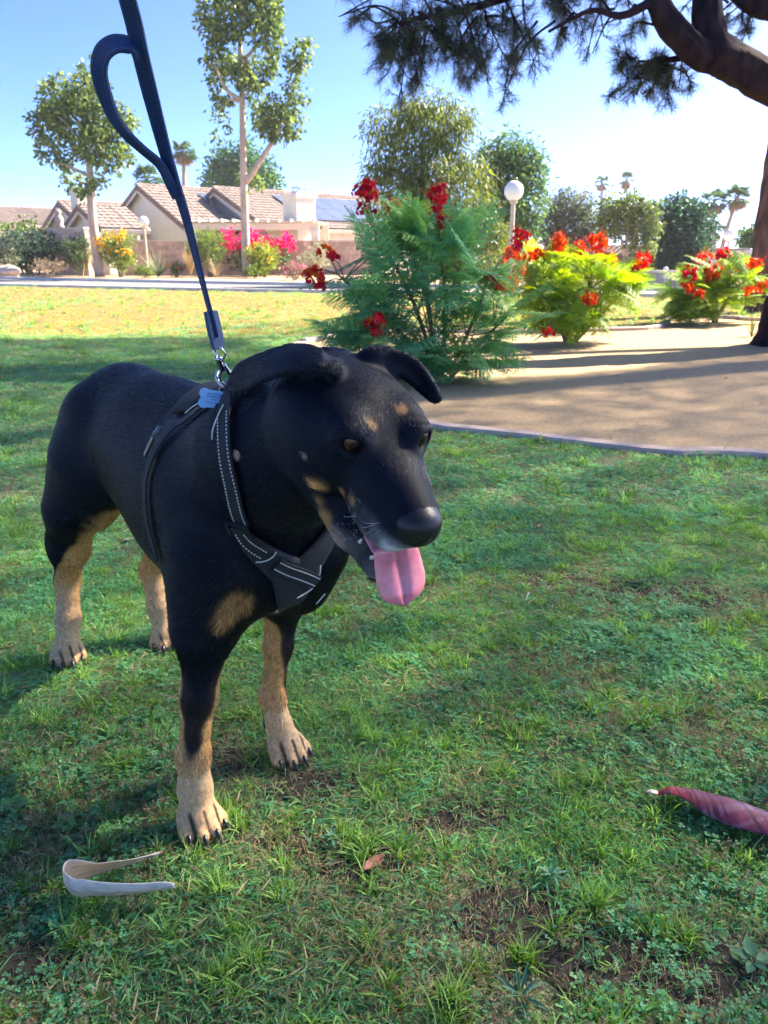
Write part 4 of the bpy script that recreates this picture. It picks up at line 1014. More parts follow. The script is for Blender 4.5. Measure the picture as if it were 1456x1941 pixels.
# ================================================================ pine at the right
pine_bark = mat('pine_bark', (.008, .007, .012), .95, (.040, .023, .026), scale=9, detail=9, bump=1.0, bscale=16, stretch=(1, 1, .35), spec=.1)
pb = np.array([at(1485, 655, 8.0)[0], 8.0, 0.0]); pine = empty('pine_tree', pb, 'old leaning pine with thick dark limbs and hanging needles at the right', 'tree')
mb = MB()
def bark_tube(pts, r0, r1, n, seg=26):
    c = spline(pts, n); rr = np.linspace(r0, r1, n) if np.isscalar(r0) else r0
    t = norm(np.gradient(c, axis=0)); u = norm(np.cross(t[0], [0, 1.0, .1])); V = []
    ph = rng.random(6) * 6.28
    for i in range(n):
        u = norm(u - t[i] * (u @ t[i])); w = np.cross(t[i], u)
        for k in range(seg):
            a = 2 * math.pi * k / seg
            q = 1 + .07 * math.sin(5 * a + ph[0] + i * .35) + .05 * math.sin(9 * a + ph[1] - i * .6) + .13 * (rng.random() - .5)
            V.append(c[i] + (u * math.cos(a) + w * math.sin(a)) * rr[i] * q)
    Fq = [(i * seg + k, i * seg + (k + 1) % seg, (i + 1) * seg + (k + 1) % seg, (i + 1) * seg + k) for i in range(n - 1) for k in range(seg)]
    mb.add(V, Fq + [tuple(range(seg))[::-1], tuple((n - 1) * seg + k for k in range(seg))]); return c
fork = at(1590, 205, 8.2)
bark_tube([pb + np.array([.02, 0, -.05]), at(1500, 600, 8.0), at(1540, 520, 8.0), at(1590, 380, 8.05), at(1605, 280, 8.1), fork], np.interp(np.linspace(0, 1, 34), [0, .06, .15, .5, 1], [.42, .32, .27, .25, .30]), None, 34)
l1 = bark_tube([at(1600, 260, 8.3), fork, at(1480, 165, 8.0), at(1400, 125, 7.8), at(1345, 95, 7.7)], .19, .15, 20)
l2 = bark_tube([at(1400, 125, 7.8), at(1330, 105, 7.7), at(1285, 65, 7.6), at(1255, 20, 7.6), at(1225, -60, 7.7), at(1150, -200, 8.0), at(1000, -380, 8.6)], .125, .07, 26)
l3 = bark_tube([at(1380, 120, 7.8), at(1348, 70, 7.8), at(1340, 10, 7.9), at(1345, -120, 8.1), at(1300, -300, 8.6), at(1200, -500, 9.2)], .14, .09, 24)
l4 = bark_tube([fork, at(1640, 60, 8.4), at(1660, -150, 9.0), at(1600, -420, 9.8), at(1500, -700, 10.5)], .27, .10, 24)
l5 = bark_tube([at(1640, 60, 8.4), at(1530, 30, 8.6), at(1440, 12, 8.8), at(1395, -14, 8.9), at(1330, -80, 9.2)], .13, .06, 16)
l6 = bark_tube([at(1225, -60, 7.7), at(1120, -40, 7.8), at(1000, -20, 8.0), at(880, 20, 8.0), at(760, 40, 7.9)], .07, .015, 20, 10)
l7 = bark_tube([at(1240, 0, 7.6), at(1180, 30, 7.5), at(1120, 20, 7.4), at(1040, 60, 7.3)], .04, .01, 12, 8)
l8 = bark_tube([at(1330, 105, 7.7), at(1290, 110, 7.9), at(1240, 120, 8.0), at(1200, 150, 8.0)], .04, .008, 10, 8)
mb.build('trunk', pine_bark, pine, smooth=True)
# a second, slimmer trunk farther back, its crown above the picture
p2 = np.array([at(1446, 560, 13.0)[0], 13.0, 0.0]); pine2 = empty('pine_tree', p2, 'slimmer reddish pine trunk behind the rightmost flowering bush', 'tree')
mb = MB(); bark_tube([p2 + np.array([0, 0, -.05]), at(1447, 520, 13.0), at(1460, 420, 13.0), at(1474, 320, 13.0), at(1490, 200, 13.1), at(1520, 0, 13.3), at(1540, -200, 13.6)], .24, .13, 30)
mb.build('trunk', mat('red_pine_bark', (.07, .04, .035), .95, (.20, .115, .09), scale=9, detail=9, bump=1.0, bscale=16, stretch=(1, 1, .35), spec=.1), pine2, smooth=True)
needle_mat = mat('pine_needles', (.85, .85, .85), .55, (1.15, 1.15, 1.1), scale=6, attr='col', spec=.3, trans=.22)
def needles(P_, D_, nn, L_, w, cols, spread=.75):
    """tufts of needles: base points, twig directions"""
    n = len(P_) * nn; k = np.repeat(np.arange(len(P_)), nn)
    d = norm(D_[k] + rdir(n) * spread); s = norm(np.cross(d, rdir(n))); LL = L_ * rng.uniform(.7, 1.15, n)
    b = P_[k] + rng.normal(size=(n, 3)) * .012 + D_[k] * rng.uniform(-.06, .03, n)[:, None]
    V = np.stack([b - s * w / 2, b + s * w / 2, b + d * LL[:, None] + np.array([0, 0, -.12]) * LL[:, None]], 1).reshape(-1, 3)
    tone = rng.uniform(.7, 1.3, len(P_))[k]
    C_ = np.asarray(cols)[rng.integers(0, len(cols), n)] * tone[:, None]
    return V, np.arange(n * 3).reshape(n, 3), np.repeat(C_, 3, 0)
NC = [(.050, .075, .045), (.065, .090, .045), (.10, .085, .055), (.04, .065, .045)]
VIS = [(760, 40, 95, 7.9, 60), (700, 105, 52, 7.8, 30), (745, 135, 60, 7.8, 40), (830, 120, 70, 7.9, 48), (880, 50, 85, 8.0, 56), (950, 60, 80, 8.0, 50), (1000, 110, 55, 7.9, 30), (972, 165, 34, 7.9, 22), (1040, 40, 60, 7.8, 34), (1110, 20, 60, 7.7, 34), (800, 165, 34, 7.8, 14), (690, 60, 36, 7.8, 14), (1160, 10, 40, 7.8, 16), (920, 130, 40, 8.1, 16), (1060, 100, 30, 7.7, 8),
       (1200, 115, 46, 8.1, 34), (1235, 165, 52, 8.1, 46), (1172, 148, 26, 8.1, 12), (1265, 135, 40, 8.1, 30), (1295, 160, 26, 8.1, 12), (1210, 70, 34, 8.2, 14), (1310, 40, 30, 8.8, 14), (1395, 60, 26, 8.9, 14), (1380, 30, 22, 8.9, 8), (1115, 95, 20, 7.9, 5), (1135, 65, 18, 7.9, 4), (635, -5, 14, 7.8, 2), (640, 30, 8, 7.8, 1)]
PP, DD = [], []; tw = MB()
LIMB = np.concatenate([l2, l3, l5, l6, l7, l8])
for (x, y, r_, Y, n) in VIS:
    k = .949 * Y / FPX; c = at(x, y, Y); R_ = r_ * k
    cand = LIMB[LIMB[:, 2] > c[2] - .05] if (LIMB[:, 2] > c[2] - .05).any() else LIMB
    a0 = cand[np.argmin(np.linalg.norm(cand - c, axis=1))]
    axes = []
    for q in range(max(2, n // 9)):                     # a few boughs through every clump, each carrying side shoots
        e = c + norm(rng.normal(size=3)) * R_ * np.array([1, .8, .8]) * rng.uniform(.5, .95); st = a0 + rng.normal(size=3) * .08
        m_ = (st + e) / 2 + np.array([0, 0, .12 * np.linalg.norm(e - st)]) + rng.normal(size=3) * .06
        b_ = spline([st, m_, e], 9); axes.append(b_); tw.tube(b_, np.linspace(.012, .004, 9), 5, cap=False)
    for _ in range(int(n * 1.7)):
        b_ = axes[rng.integers(0, len(axes))]; i_ = rng.integers(3, 9); p0 = b_[i_]; t_ = norm(b_[min(i_ + 1, 8)] - b_[i_ - 1])
        d = norm(t_ * .6 + rng.normal(size=3) * .75 + np.array([0, 0, -.15])); p = p0 + d * R_ * rng.uniform(.15, .60); PP.append(p); DD.append(d)
        tw.tube([p0, (p0 + p) / 2 + rng.normal(size=3) * .01, p], [.0045, .0035, .0025], 4, cap=False)
V, F_, C_ = needles(np.array(PP), np.array(DD), 42, .105, .0034, NC, 1.05)
cv = link('crown', fast_mesh('crown', V - pb, F_, C_), needle_mat, pine)
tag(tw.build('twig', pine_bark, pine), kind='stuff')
# the rest of the crown, above and to the right of the picture; it shades the lawn
def shade_y(x): return np.interp(x, [-9, -1.6, -.6, .3, .8, 1.6, 2.6, 3.7, 5, 8], [8.7, 8.6, 7.2, 5.7, 5.6, 6.0, 6.9, 7.7, 7.9, 8.5])
def clump_points(N, x0, x1, hlo, hhi, f_edge, ylo):
    out = []
    while len(out) < N:
        x = random.uniform(x0, x1); y = random.uniform(ylo, 9.0)
        if y > f_edge(x) - .25: continue
        h = random.uniform(hlo, hhi); p = np.array([x, y, 0]) + np.array(SDIR) * (h / SDIR.z)
        r_ = p - np.array([0, 0, CAMH]); zc = r_[1] * math.cos(PITCH) - r_[2] * math.sin(PITCH); yc = r_[1] * math.sin(PITCH) + r_[2] * math.cos(PITCH)
        if zc > 0:
            px, py = CXP + FPX * r_[0] / zc, CYP - FPX * yc / zc; rp = .75 * FPX / zc
            if -rp < px < 1456 + rp and py > -rp: continue
        out.append(p)
    return np.array(out)
def canopy(root, centers, per, name='crown'):
    PP = np.repeat(centers, per, 0); d = rdir(len(PP)); PP = PP + d * np.array([.62, .62, .38]) * (rng.random((len(PP), 1)) ** .5); DD = norm(d + np.array([0, 0, -.1]))
    V, F_, C_ = needles(PP, DD, 13, .26, .016, NC, .9)
    link(name, fast_mesh(name, V - wloc(root), F_, C_), needle_mat, root)
def even_canopy(root, step, hlo, hhi, x0, x1, ylo, nn=13, L_=.20, w=.0185, name='crown'):
    """needle tufts set along sun rays: unseen crown shaped to shade the lawn evenly"""
    PP = []
    for x in np.arange(x0, x1, step):
        for y in np.arange(ylo, 9.0, step):
            q = np.array([x + random.uniform(-.5, .5) * step, y + random.uniform(-.5, .5) * step, 0])
            e = shade_y(q[0]) + .5 * math.sin(q[0] * 2.1) * .25
            if q[1] > e: continue
            for _ in range(6):
                p = q + np.array(SDIR) * (random.uniform(hlo, hhi) / SDIR.z)
                r_ = p - np.array([0, 0, CAMH]); zc = r_[1] * math.cos(PITCH) - r_[2] * math.sin(PITCH); yc = r_[1] * math.sin(PITCH) + r_[2] * math.cos(PITCH)
                px, py = CXP + FPX * r_[0] / zc, CYP - FPX * yc / zc; rp = .45 * FPX / zc
                if not (zc > 0 and -rp < px < 1456 + rp and py > -rp): PP.append(p); break
    PP = np.array(PP); DD = rdir(len(PP))
    V, F_, C_ = needles(PP, DD, nn, L_, w, NC, 1.2)
    link(name, fast_mesh(name, V - wloc(root), F_, C_), needle_mat, root)
    print('INFO canopy', len(PP), PP.min(0).round(1), PP.max(0).round(1))
# unseen pine added past the right edge to block sun and shade the lawn
tq = np.array([-1.8, 3.6, 0]) + np.array(SDIR) * (12.5 / SDIR.z); tq[2] = 0
tall = empty('pine_tree', tq, 'unseen tall pine added beyond the right edge to shade the lawn', 'tree')
mb = MB()
limb(mb, [tq + np.array([0, 0, -.1]), tq + np.array([.2, 0, 6]), tq + np.array([-.1, .1, 11.5]), tq + np.array([0, 0, 15.5])], .36, .08, 16, 10)
for dx, dy in ((-3.5, 1.5), (3.6, -2.0)): limb(mb, [tq + np.array([.1, 0, 5]), tq + np.array([dx * .5, dy * .5, 8]), tq + np.array([dx, dy, 13])], .16, .05, 10, 8)
mb.build('trunk', bark_grey, tall, smooth=True)
even_canopy(tall, .10, 10.0, 15.5, -8.5, 5.0, -1.8)
# a thin layer of the near pine's own crown overhead
even_canopy(pine, .32, 4.2, 7.5, -6.0, 5.0, -1.0, nn=16, L_=.26, w=.006)
# crown of the second pine, also out of the picture
c2 = at(1540, -200, 13.6) + np.array([.5, .3, .6]); PP = c2 + rdir(700) * np.array([2.0, 2.0, 1.1]) * (rng.random((700, 1)) ** .45); PP = PP[(PP[:, 0] > c2[0] - 1.2)]
V, F_, C_ = needles(PP, norm(PP - c2), 12, .22, .012, NC, 1.0); link('crown', fast_mesh('crown', V - p2, F_, C_), needle_mat, pine2)
# ================================================================ the dog
DO = np.array([-.23, 1.07, 0.0]); DF = norm([.61, -.79, 0]); DL = np.array([-DF[1], DF[0], 0.0])
DM = np.stack([DF, DL, [0, 0, 1.0]])           # world -> dog (rows: forward, left, up)
def d2w(q): return DO + np.asarray(q, float) @ DM
def w2d(q): return (np.asarray(q, float) - DO) @ DM.T
HP = R(38.0); HE = np.array([.339, .031, .660])  # head pitch, midpoint between the eyes
HYAW = R(-7.0)
HXv = np.array([math.cos(HP) * math.cos(HYAW), math.cos(HP) * math.sin(HYAW), -math.sin(HP)])
HYv = np.array([-math.sin(HYAW), math.cos(HYAW), 0]); HZv = np.cross(HXv, HYv)
HM = np.stack([HXv, HYv, HZv])
def h2d(q): return HE + np.asarray(q, float) @ HM
def d2h(q): return (np.asarray(q, float) - HE) @ HM.T

VOX = 0.0030
GLO = np.array([-.86, -.22, -.012]); GHI = np.array([.53, .22, .80])
GN = np.ceil((GHI - GLO) / VOX).astype(int) + 1
CAP = .05
SD = np.full(GN, CAP, np.float32)

def sub(lo, hi):
    a = np.maximum(np.floor((lo - GLO) / VOX).astype(int), 0); b = np.minimum(np.ceil((hi - GLO) / VOX).astype(int) + 1, GN)
    sl = tuple(slice(int(i), int(j)) for i, j in zip(a, b))
    ax = [(GLO[k] + VOX * np.arange(a[k], b[k])).astype(np.float32) for k in range(3)]
    return sl, ax
def smin(a, b, k):
    if k <= 0: return np.minimum(a, b)
    h = np.clip(.5 + .5 * (b - a) / k, 0, 1)
    return b * (1 - h) + a * h - k * h * (1 - h)
def put(d, sl, k, carve=False):
    if carve: SD[sl] = -smin(-SD[sl], d, k)
    else: SD[sl] = smin(SD[sl], d, k)
def ell(c, r, k=.03, ax=None, carve=False):
    c = np.asarray(c, float); r = np.asarray(r, float); e = r.max() + .045
    sl, (X, Y, Z) = sub(c - e, c + e)
    X = X[:, None, None] - c[0]; Y = Y[None, :, None] - c[1]; Z = Z[None, None, :] - c[2]
    if ax is not None:
        A = np.asarray(ax, np.float32)
        X, Y, Z = (A[i, 0] * X + A[i, 1] * Y + A[i, 2] * Z for i in range(3))
    k0 = np.sqrt((X / r[0]) ** 2 + (Y / r[1]) ** 2 + (Z / r[2]) ** 2)
    k1 = np.sqrt((X / r[0] ** 2) ** 2 + (Y / r[1] ** 2) ** 2 + (Z / r[2] ** 2) ** 2) + 1e-9
    put((k0 * (k0 - 1) / k1).astype(np.float32), sl, k, carve)
def cone(a, b, r1, r2, k=.02, carve=False):
    a = np.asarray(a, float); b = np.asarray(b, float); e = max(r1, r2) + .045
    sl, (X, Y, Z) = sub(np.minimum(a, b) - e, np.maximum(a, b) + e)
    X = X[:, None, None] - a[0]; Y = Y[None, :, None] - a[1]; Z = Z[None, None, :] - a[2]
    d = b - a; L2 = d @ d
    t = np.clip((X * d[0] + Y * d[1] + Z * d[2]) / L2, 0, 1)
    q = np.sqrt((X - t * d[0]) ** 2 + (Y - t * d[1]) ** 2 + (Z - t * d[2]) ** 2) - (r1 + (r2 - r1) * t)
    put(q.astype(np.float32), sl, k, carve)
def chain(pts, rad, k=.02):
    for i in range(len(pts) - 1): cone(pts[i], pts[i + 1], rad[i], rad[i + 1], k)
def tri(a, b, c, r, k=.01):
    a, b, c = (np.asarray(q, float) for q in (a, b, c))
    e = r + .045
    sl, (X, Y, Z) = sub(np.minimum(np.minimum(a, b), c) - e, np.maximum(np.maximum(a, b), c) + e)
    P_ = np.stack(np.meshgrid(X, Y, Z, indexing='ij'), -1)
    ba, cb, ac = b - a, c - b, a - c; nn = np.cross(ba, ac)
    pa, pb, pc = P_ - a, P_ - b, P_ - c
    sgn = np.sign(pa @ np.cross(ba, nn)) + np.sign(pb @ np.cross(cb, nn)) + np.sign(pc @ np.cross(ac, nn))
    def seg(p, d):
        t = np.clip((p @ d) / (d @ d), 0, 1)[..., None]
        v = d * t - p; return (v * v).sum(-1)
    dd = np.where(sgn < 2, np.minimum(np.minimum(seg(pa, ba), seg(pb, cb)), seg(pc, ac)), (pa @ nn) ** 2 / (nn @ nn))
    put((np.sqrt(dd) - r).astype(np.float32), sl, k)
def hell(c, r, k=.02, ax=None, carve=False):
    A = HM if ax is None else np.asarray(ax) @ HM
    ell(h2d(c), r, k, A, carve)
def hcone(a, b, r1, r2, k=.015, carve=False): cone(h2d(a), h2d(b), r1, r2, k, carve)

# --- trunk
TL = .045                                          # the trunk's midline
def roty(a):
    c, s = math.cos(a), math.sin(a); return np.array([[c, 0, s], [0, 1, 0], [-s, 0, c]])
ell((-.17, TL, .474), (.235, .124, .164), .05)
ell((-.03, TL - .004, .455), (.118, .106, .138), .05)
ell((-.38, TL, .512), (.21, .108, .115), .06)
ell((-.515, TL + .004, .548), (.125, .096, .105), .05)
ell((-.08, TL, .580), (.15, .062, .070), .05)
ell((-.32, TL, .596), (.20, .06, .052), .05)
# --- neck
cone((-.03, TL, .535), (.10, .040, .600), .116, .100, .05)
cone((.08, .038, .590), (.205, .034, .648), .098, .072, .05)
ell((.045, TL - .008, .455), (.062, .070, .095), .05)
# --- shoulders, forelegs
def foreleg(s, pf, pl, el, k):
    sh = .085 if s < 0 else .072
    ell((-.015, TL + s * sh, .450), (.085, .046, .140), .05, roty(R(14)))
    cone((.040, TL + s * sh, .44), (el[0] - .01, el[1], .335), .053, .040, .05)
    wr = (pf - .010, pl + (.006 if s < 0 else -.014), .125); ps = (pf - .006, pl + (.003 if s < 0 else -.008), .070); pw = (pf + .004, pl, .032)
    md = ((el[0] + wr[0]) / 2, (el[1] + wr[1]) / 2, .225)
    chain([el, md, wr, ps, pw], [.0365, .0245 * k, .0225 * k, .0225 * k, .024], .022)
    ell((pf - .024, wr[1], .118), (.012, .014, .018), .012)         # carpal pad bump
    ell((pf + .004, pl, .026), (.036, .033, .025), .015)
    toes(pf + .004, pl, s, .96, 0.0)
def toes(pf, pl, s, sc, yw):
    cy, sy = math.cos(yw), math.sin(yw)
    def P3(f_, l_, z_): return (pf + f_ * cy - l_ * sy, pl + f_ * sy + l_ * cy, z_)
    for j, (o, fw, r_) in enumerate(((-.0300, .016, .0118), (-.0105, .031, .0128), (.0105, .031, .0128), (.0300, .016, .0118))):
        cone(P3(-.004, o * .78 * sc, .030), P3(fw, o * sc, .019), .0118 * sc, r_ * sc, .003)
        ell(P3(fw + .004, o * sc, .016), (.013 * sc, .0110 * sc, .0130 * sc), .002)
# --- hind legs
RYAW = R(-17.8); RH = np.array([math.cos(RYAW), math.sin(RYAW)])   # the hindquarters face a little to the right
def hindleg(s, pf, pl, st, hip):
    hk = (pf - .060 * RH[0], pl - .060 * RH[1] - s * .016, .170); mt = (pf - .026 * RH[0], pl - .026 * RH[1] - s * .008, .085); pw = (pf - .006, pl, .032)
    ell((hip[0], hip[1], .465), (.098, .054, .140), .05, roty(R(-8)))
    cone((hip[0], hip[1], .45), st, .078, .044, .05)
    cone((hip[0] - .045, hip[1] - s * .005, .42), ((st[0] + hk[0]) / 2 - .02, (st[1] + hk[1]) / 2, .29), .060, .036, .05)
    chain([st, ((st[0] + hk[0]) / 2, (st[1] + hk[1]) / 2, .262), hk], [.044, .036, .0250], .03)
    chain([hk, mt, pw], [.0255, .0240, .026], .018)
    ell((hk[0] - .012 * RH[0], hk[1] - .012 * RH[1], hk[2] + .004), (.018, .016, .022), .014)
    ell((pf, pl, .026), (.034, .032, .025), .014)
    toes(pf, pl, s, .95, RYAW)
FEET = {'fr': (.026, -.098), 'fl': (-.048, .104), 'hr': (-.636, -.100), 'hl': (-.575, .101)}
ELB = {-1: (.022, -.060, .322), 1: (-.035, .108, .322)}
STF = {-1: (-.572, -.070, .368), 1: (-.470, .118, .365)}
foreleg(-1, *FEET['fr'], ELB[-1], 1.0); foreleg(1, *FEET['fl'], ELB[1], .86)
hindleg(-1, *FEET['hr'], STF[-1], (-.535, -.030)); hindleg(1, *FEET['hl'], STF[1], (-.505, .118))
# --- tail
chain([(-.60, TL, .585), (-.665, TL, .545), (-.692, TL - .01, .46), (-.700, .02, .36), (-.705, .000, .285)], [.034, .028, .023, .018, .008], .025)
# --- head
hell((-.088, 0, -.048), (.090, .071, .055), .03)
hell((-.045, 0, -.025), (.068, .060, .044), .03)
for s in (-1, 1):
    hell((-.020, s * .038, .001), (.032, .022, .020), .02)
    hell((-.058, s * .047, -.056), (.066, .037, .050), .03)
    hell((.048, s * .0230, -.046), (.058, .0235, .031), .014)
    hell((.088, s * .0168, -.036), (.025, .0195, .022), .012)
hcone((-.005, 0, -.036), (.085, 0, -.022), .040, .0215, .025)
for s in (-1, 1): hell((.022, s * .020, -.020), (.034, .017, .018), .02)
hell((.045, 0, -.013), (.075, .0185, .016), .02)
# mouth: the lower jaw as its own mass, then the open gap between the lips
for s in (-1, 1):
    hcone((-.045, s * .036, -.088), (.040, s * .024, -.113), .026, .0165, .016)
    hcone((.040, s * .024, -.113), (.088, s * .008, -.124), .0165, .0135, .014)
hcone((-.04, 0, -.098), (.05, 0, -.120), .030, .016, .02)
hell((-.005, -.012, -.112), (.056, .034, .030), .02); hell((-.005, .012, -.112), (.056, .034, .030), .02)
hell((-.06, 0, -.105), (.06, .05, .04), .03)
GAP = []
for s in (-1, 1):
    GAP += [((-.014, s * .074, -.0870), (.030, s * .056, -.0862), .0028, .0065), ((.030, s * .056, -.0862), (.060, s * .045, -.0845), .0065, .0120), ((.060, s * .045, -.0845), (.092, s * .028, -.0815), .0120, .0180)]
GAP += [((.030, 0, -.086), (.092, 0, -.0815), .0065, .0180), ((.092, 0, -.0815), (.135, 0, -.080), .018, .020), ((.092, -.028, -.0815), (.130, 0, -.080), .018, .018), ((.092, .028, -.0815), (.130, 0, -.080), .018, .018)]
for a_, b_, r1_, r2_ in GAP: hcone(a_, b_, r1_, r2_, .003, carve=True)
# nose
hell((.1035, 0, -.0140), (.0175, .0242, .0182), .006)
hell((.108, 0, -.0280), (.0120, .0200, .0120), .006)
for s in (-1, 1):
    hell((.1195, s * .0118, -.0190), (.0085, .0056, .0062), .003, carve=True)
    hell((.110, s * .0270, -.0215), (.0100, .0050, .0030), .003, carve=True)
# eyes: lids and sockets
EYE = {-1: np.array([-.001, -.0425, .005]), 1: np.array([.006, .0365, .008])}
EAX = {}
for s in (-1, 1):
    o = norm(np.array([.88, s * .46, .12])); t = norm(np.cross([0, 0, 1.0], o)); u = np.cross(o, t)
    if s < 0: t = -t
    tl = norm(t * math.cos(R(12)) + u * math.sin(R(12)) * 0.3); u = np.cross(o, tl); 
    EAX[s] = np.stack([o, tl, u])
    hell(EYE[s] - o * .002, (.0170, .0190, .0170), .012, EAX[s])
    hell(EYE[s] + o * .012, (.020, .0128, .0084), .003, EAX[s], carve=True)
# ears (folded skin flaps)
def hpx(px, py, y0):
    """point of the head's lengthwise plane at lateral offset y0 seen at a pixel"""
    r_ = ray(px, py) @ DM.T; o = w2d([0, 0, CAMH]) - HE
    return o + r_ * ((y0 - o @ HYv) / (r_ @ HYv)) + HE
def ear(top, rim, bulge, r_=.0038):
    """flap of skin swept between two edge curves"""
    a = spline([hpx(*q) for q in top], 44); b = spline([hpx(*q) for q in rim], 44)
    for i in range(44):
        w = np.linalg.norm(a[i] - b[i]); nv = max(int(w / .0035), 2)
        n_ = norm(np.cross(a[min(i + 1, 43)] - a[max(i - 1, 0)], b[i] - a[i] + 1e-9))
        if n_ @ np.array([.2, bulge, .6]) < 0: n_ = -n_
        for v in np.linspace(0, 1, nv):
            q = a[i] * (1 - v) + b[i] * v + n_ * (.010 if bulge > 0 else .002) * (w / .045) * math.sin(math.pi * v)
            rr = r_ * (1.3 - .3 * min(i / 10, 1)); ell(q, (rr, rr, rr), .0045 + .010 * max(0, 1 - i / 9))
ear([(642, 696, .006), (620, 682, -.026), (592, 662, -.042), (552, 657, -.054), (500, 670, -.066), (455, 692, -.077), (433, 738, -.088)],
    [(650, 712, .000), (628, 704, -.044), (598, 702, -.064), (552, 706, -.078), (500, 724, -.087), (456, 744, -.090), (430, 757, -.091)], -1)
ear([(704, 676, .038), (738, 666, .060), (778, 680, .084), (800, 700, .098), (822, 732, .107), (832, 758, .111)],
    [(686, 700, .028), (735, 702, .056), (766, 712, .078), (790, 732, .094), (810, 748, .102), (826, 760, .108)], 1)

# --- smooth a little, then dual contouring (surface nets)
for _ in range(2):
    for axx in range(3):
        S_ = SD.copy()
        a = [slice(None)] * 3; b = [slice(None)] * 3; c = [slice(None)] * 3
        a[axx] = slice(1, -1); b[axx] = slice(0, -2); c[axx] = slice(2, None)
        SD[tuple(a)] = .5 * S_[tuple(a)] + .25 * (S_[tuple(b)] + S_[tuple(c)])

def surface_nets(D):
    ins = D < 0
    n = D.shape
    acc = np.zeros((n[0] - 1, n[1] - 1, n[2] - 1), np.int8)
    for dx in (0, 1):
        for dy in (0, 1):
            for dz in (0, 1):
                acc += ins[dx:n[0] - 1 + dx, dy:n[1] - 1 + dy, dz:n[2] - 1 + dz]
    cells = np.argwhere((acc > 0) & (acc < 8))
    idx = np.full(acc.shape, -1, np.int32); idx[tuple(cells.T)] = np.arange(len(cells))
    V = np.zeros((len(cells), 3)); cnt = np.zeros(len(cells))
    cor = [(x, y, z) for x in (0, 1) for y in (0, 1) for z in (0, 1)]
    for i, p in enumerate(cor):
        for j, q in enumerate(cor):
            if j <= i or sum(abs(a - b) for a, b in zip(p, q)) != 1: continue
            va = D[cells[:, 0] + p[0], cells[:, 1] + p[1], cells[:, 2] + p[2]]
            vb = D[cells[:, 0] + q[0], cells[:, 1] + q[1], cells[:, 2] + q[2]]
            m = (va < 0) != (vb < 0)
            t = np.where(m, va / np.where(m, va - vb, 1), 0)[:, None]
            V += np.where(m[:, None], np.array(p) + (np.array(q) - np.array(p)) * t, 0); cnt += m
    V = cells + V / cnt[:, None]
    Q = []
    for axx in range(3):
        u, v = (axx + 1) % 3, (axx + 2) % 3
        lo = [slice(1, -1)] * 3; hi = [slice(1, -1)] * 3
        lo[axx] = slice(0, n[axx] - 1); hi[axx] = slice(1, n[axx])
        A, B = ins[tuple(lo)], ins[tuple(hi)]
        e = np.argwhere(A != B); fl = A[tuple(e.T)]
        g = e.copy(); g[:, u] += 1; g[:, v] += 1
        def cell(du, dv):
            h = g.copy(); h[:, u] += du; h[:, v] += dv
            return idx[h[:, 0], h[:, 1], h[:, 2]]
        q = np.stack([cell(-1, -1), cell(0, -1), cell(0, 0), cell(-1, 0)], 1)
        q[~fl] = q[~fl][:, ::-1]
        Q.append(q[(q >= 0).all(1)])
    return V, np.concatenate(Q)
DV, DQ = surface_nets(SD)
DV = GLO + DV * VOX                                # dog coordinates

def sdf(P_):
    q = (np.asarray(P_, float) - GLO) / VOX
    i = np.clip(np.floor(q).astype(int), 0, GN - 2); t = np.clip(q - i, 0, 1); r_ = 0
    for dx in (0, 1):
        for dy in (0, 1):
            for dz in (0, 1):
                w = (t[:, 0] if dx else 1 - t[:, 0]) * (t[:, 1] if dy else 1 - t[:, 1]) * (t[:, 2] if dz else 1 - t[:, 2])
                r_ = r_ + w * SD[i[:, 0] + dx, i[:, 1] + dy, i[:, 2] + dz]
    return r_
def grad(P_, e=.006):
    g = np.stack([sdf(P_ + np.eye(3)[k] * e) - sdf(P_ - np.eye(3)[k] * e) for k in range(3)], 1)
    return norm(g)
def trace(pxs, start=.62):
    """points of the coat (dog coordinates) on the lines of sight through photograph pixels"""
    pxs = np.asarray(pxs, float).reshape(-1, 2)
    d = norm(np.array([ray(*p) for p in pxs])) @ DM.T
    o = np.repeat(w2d(np.array([[0, 0, CAMH]])), len(d), 0); t = np.full(len(d), start)
    for _ in range(160):
        q = o + d * t[:, None]
        s_ = sdf(q); s_ = np.where(((q < GLO) | (q > GHI)).any(1), .03, s_)
        t = t + np.clip(s_, -.01, .04) * .8
    q = o + d * t[:, None]
    ok = np.abs(sdf(q)) < .004
    if not ok.all(): print('INFO trace missed', pxs[~ok].tolist())
    return q
def stick(P_, off):
    """push points to the given height above the coat"""
    P_ = np.asarray(P_, float).copy()
    for _ in range(12):
        P_ -= grad(P_) * (sdf(P_) - off)[:, None] * .8
    return P_

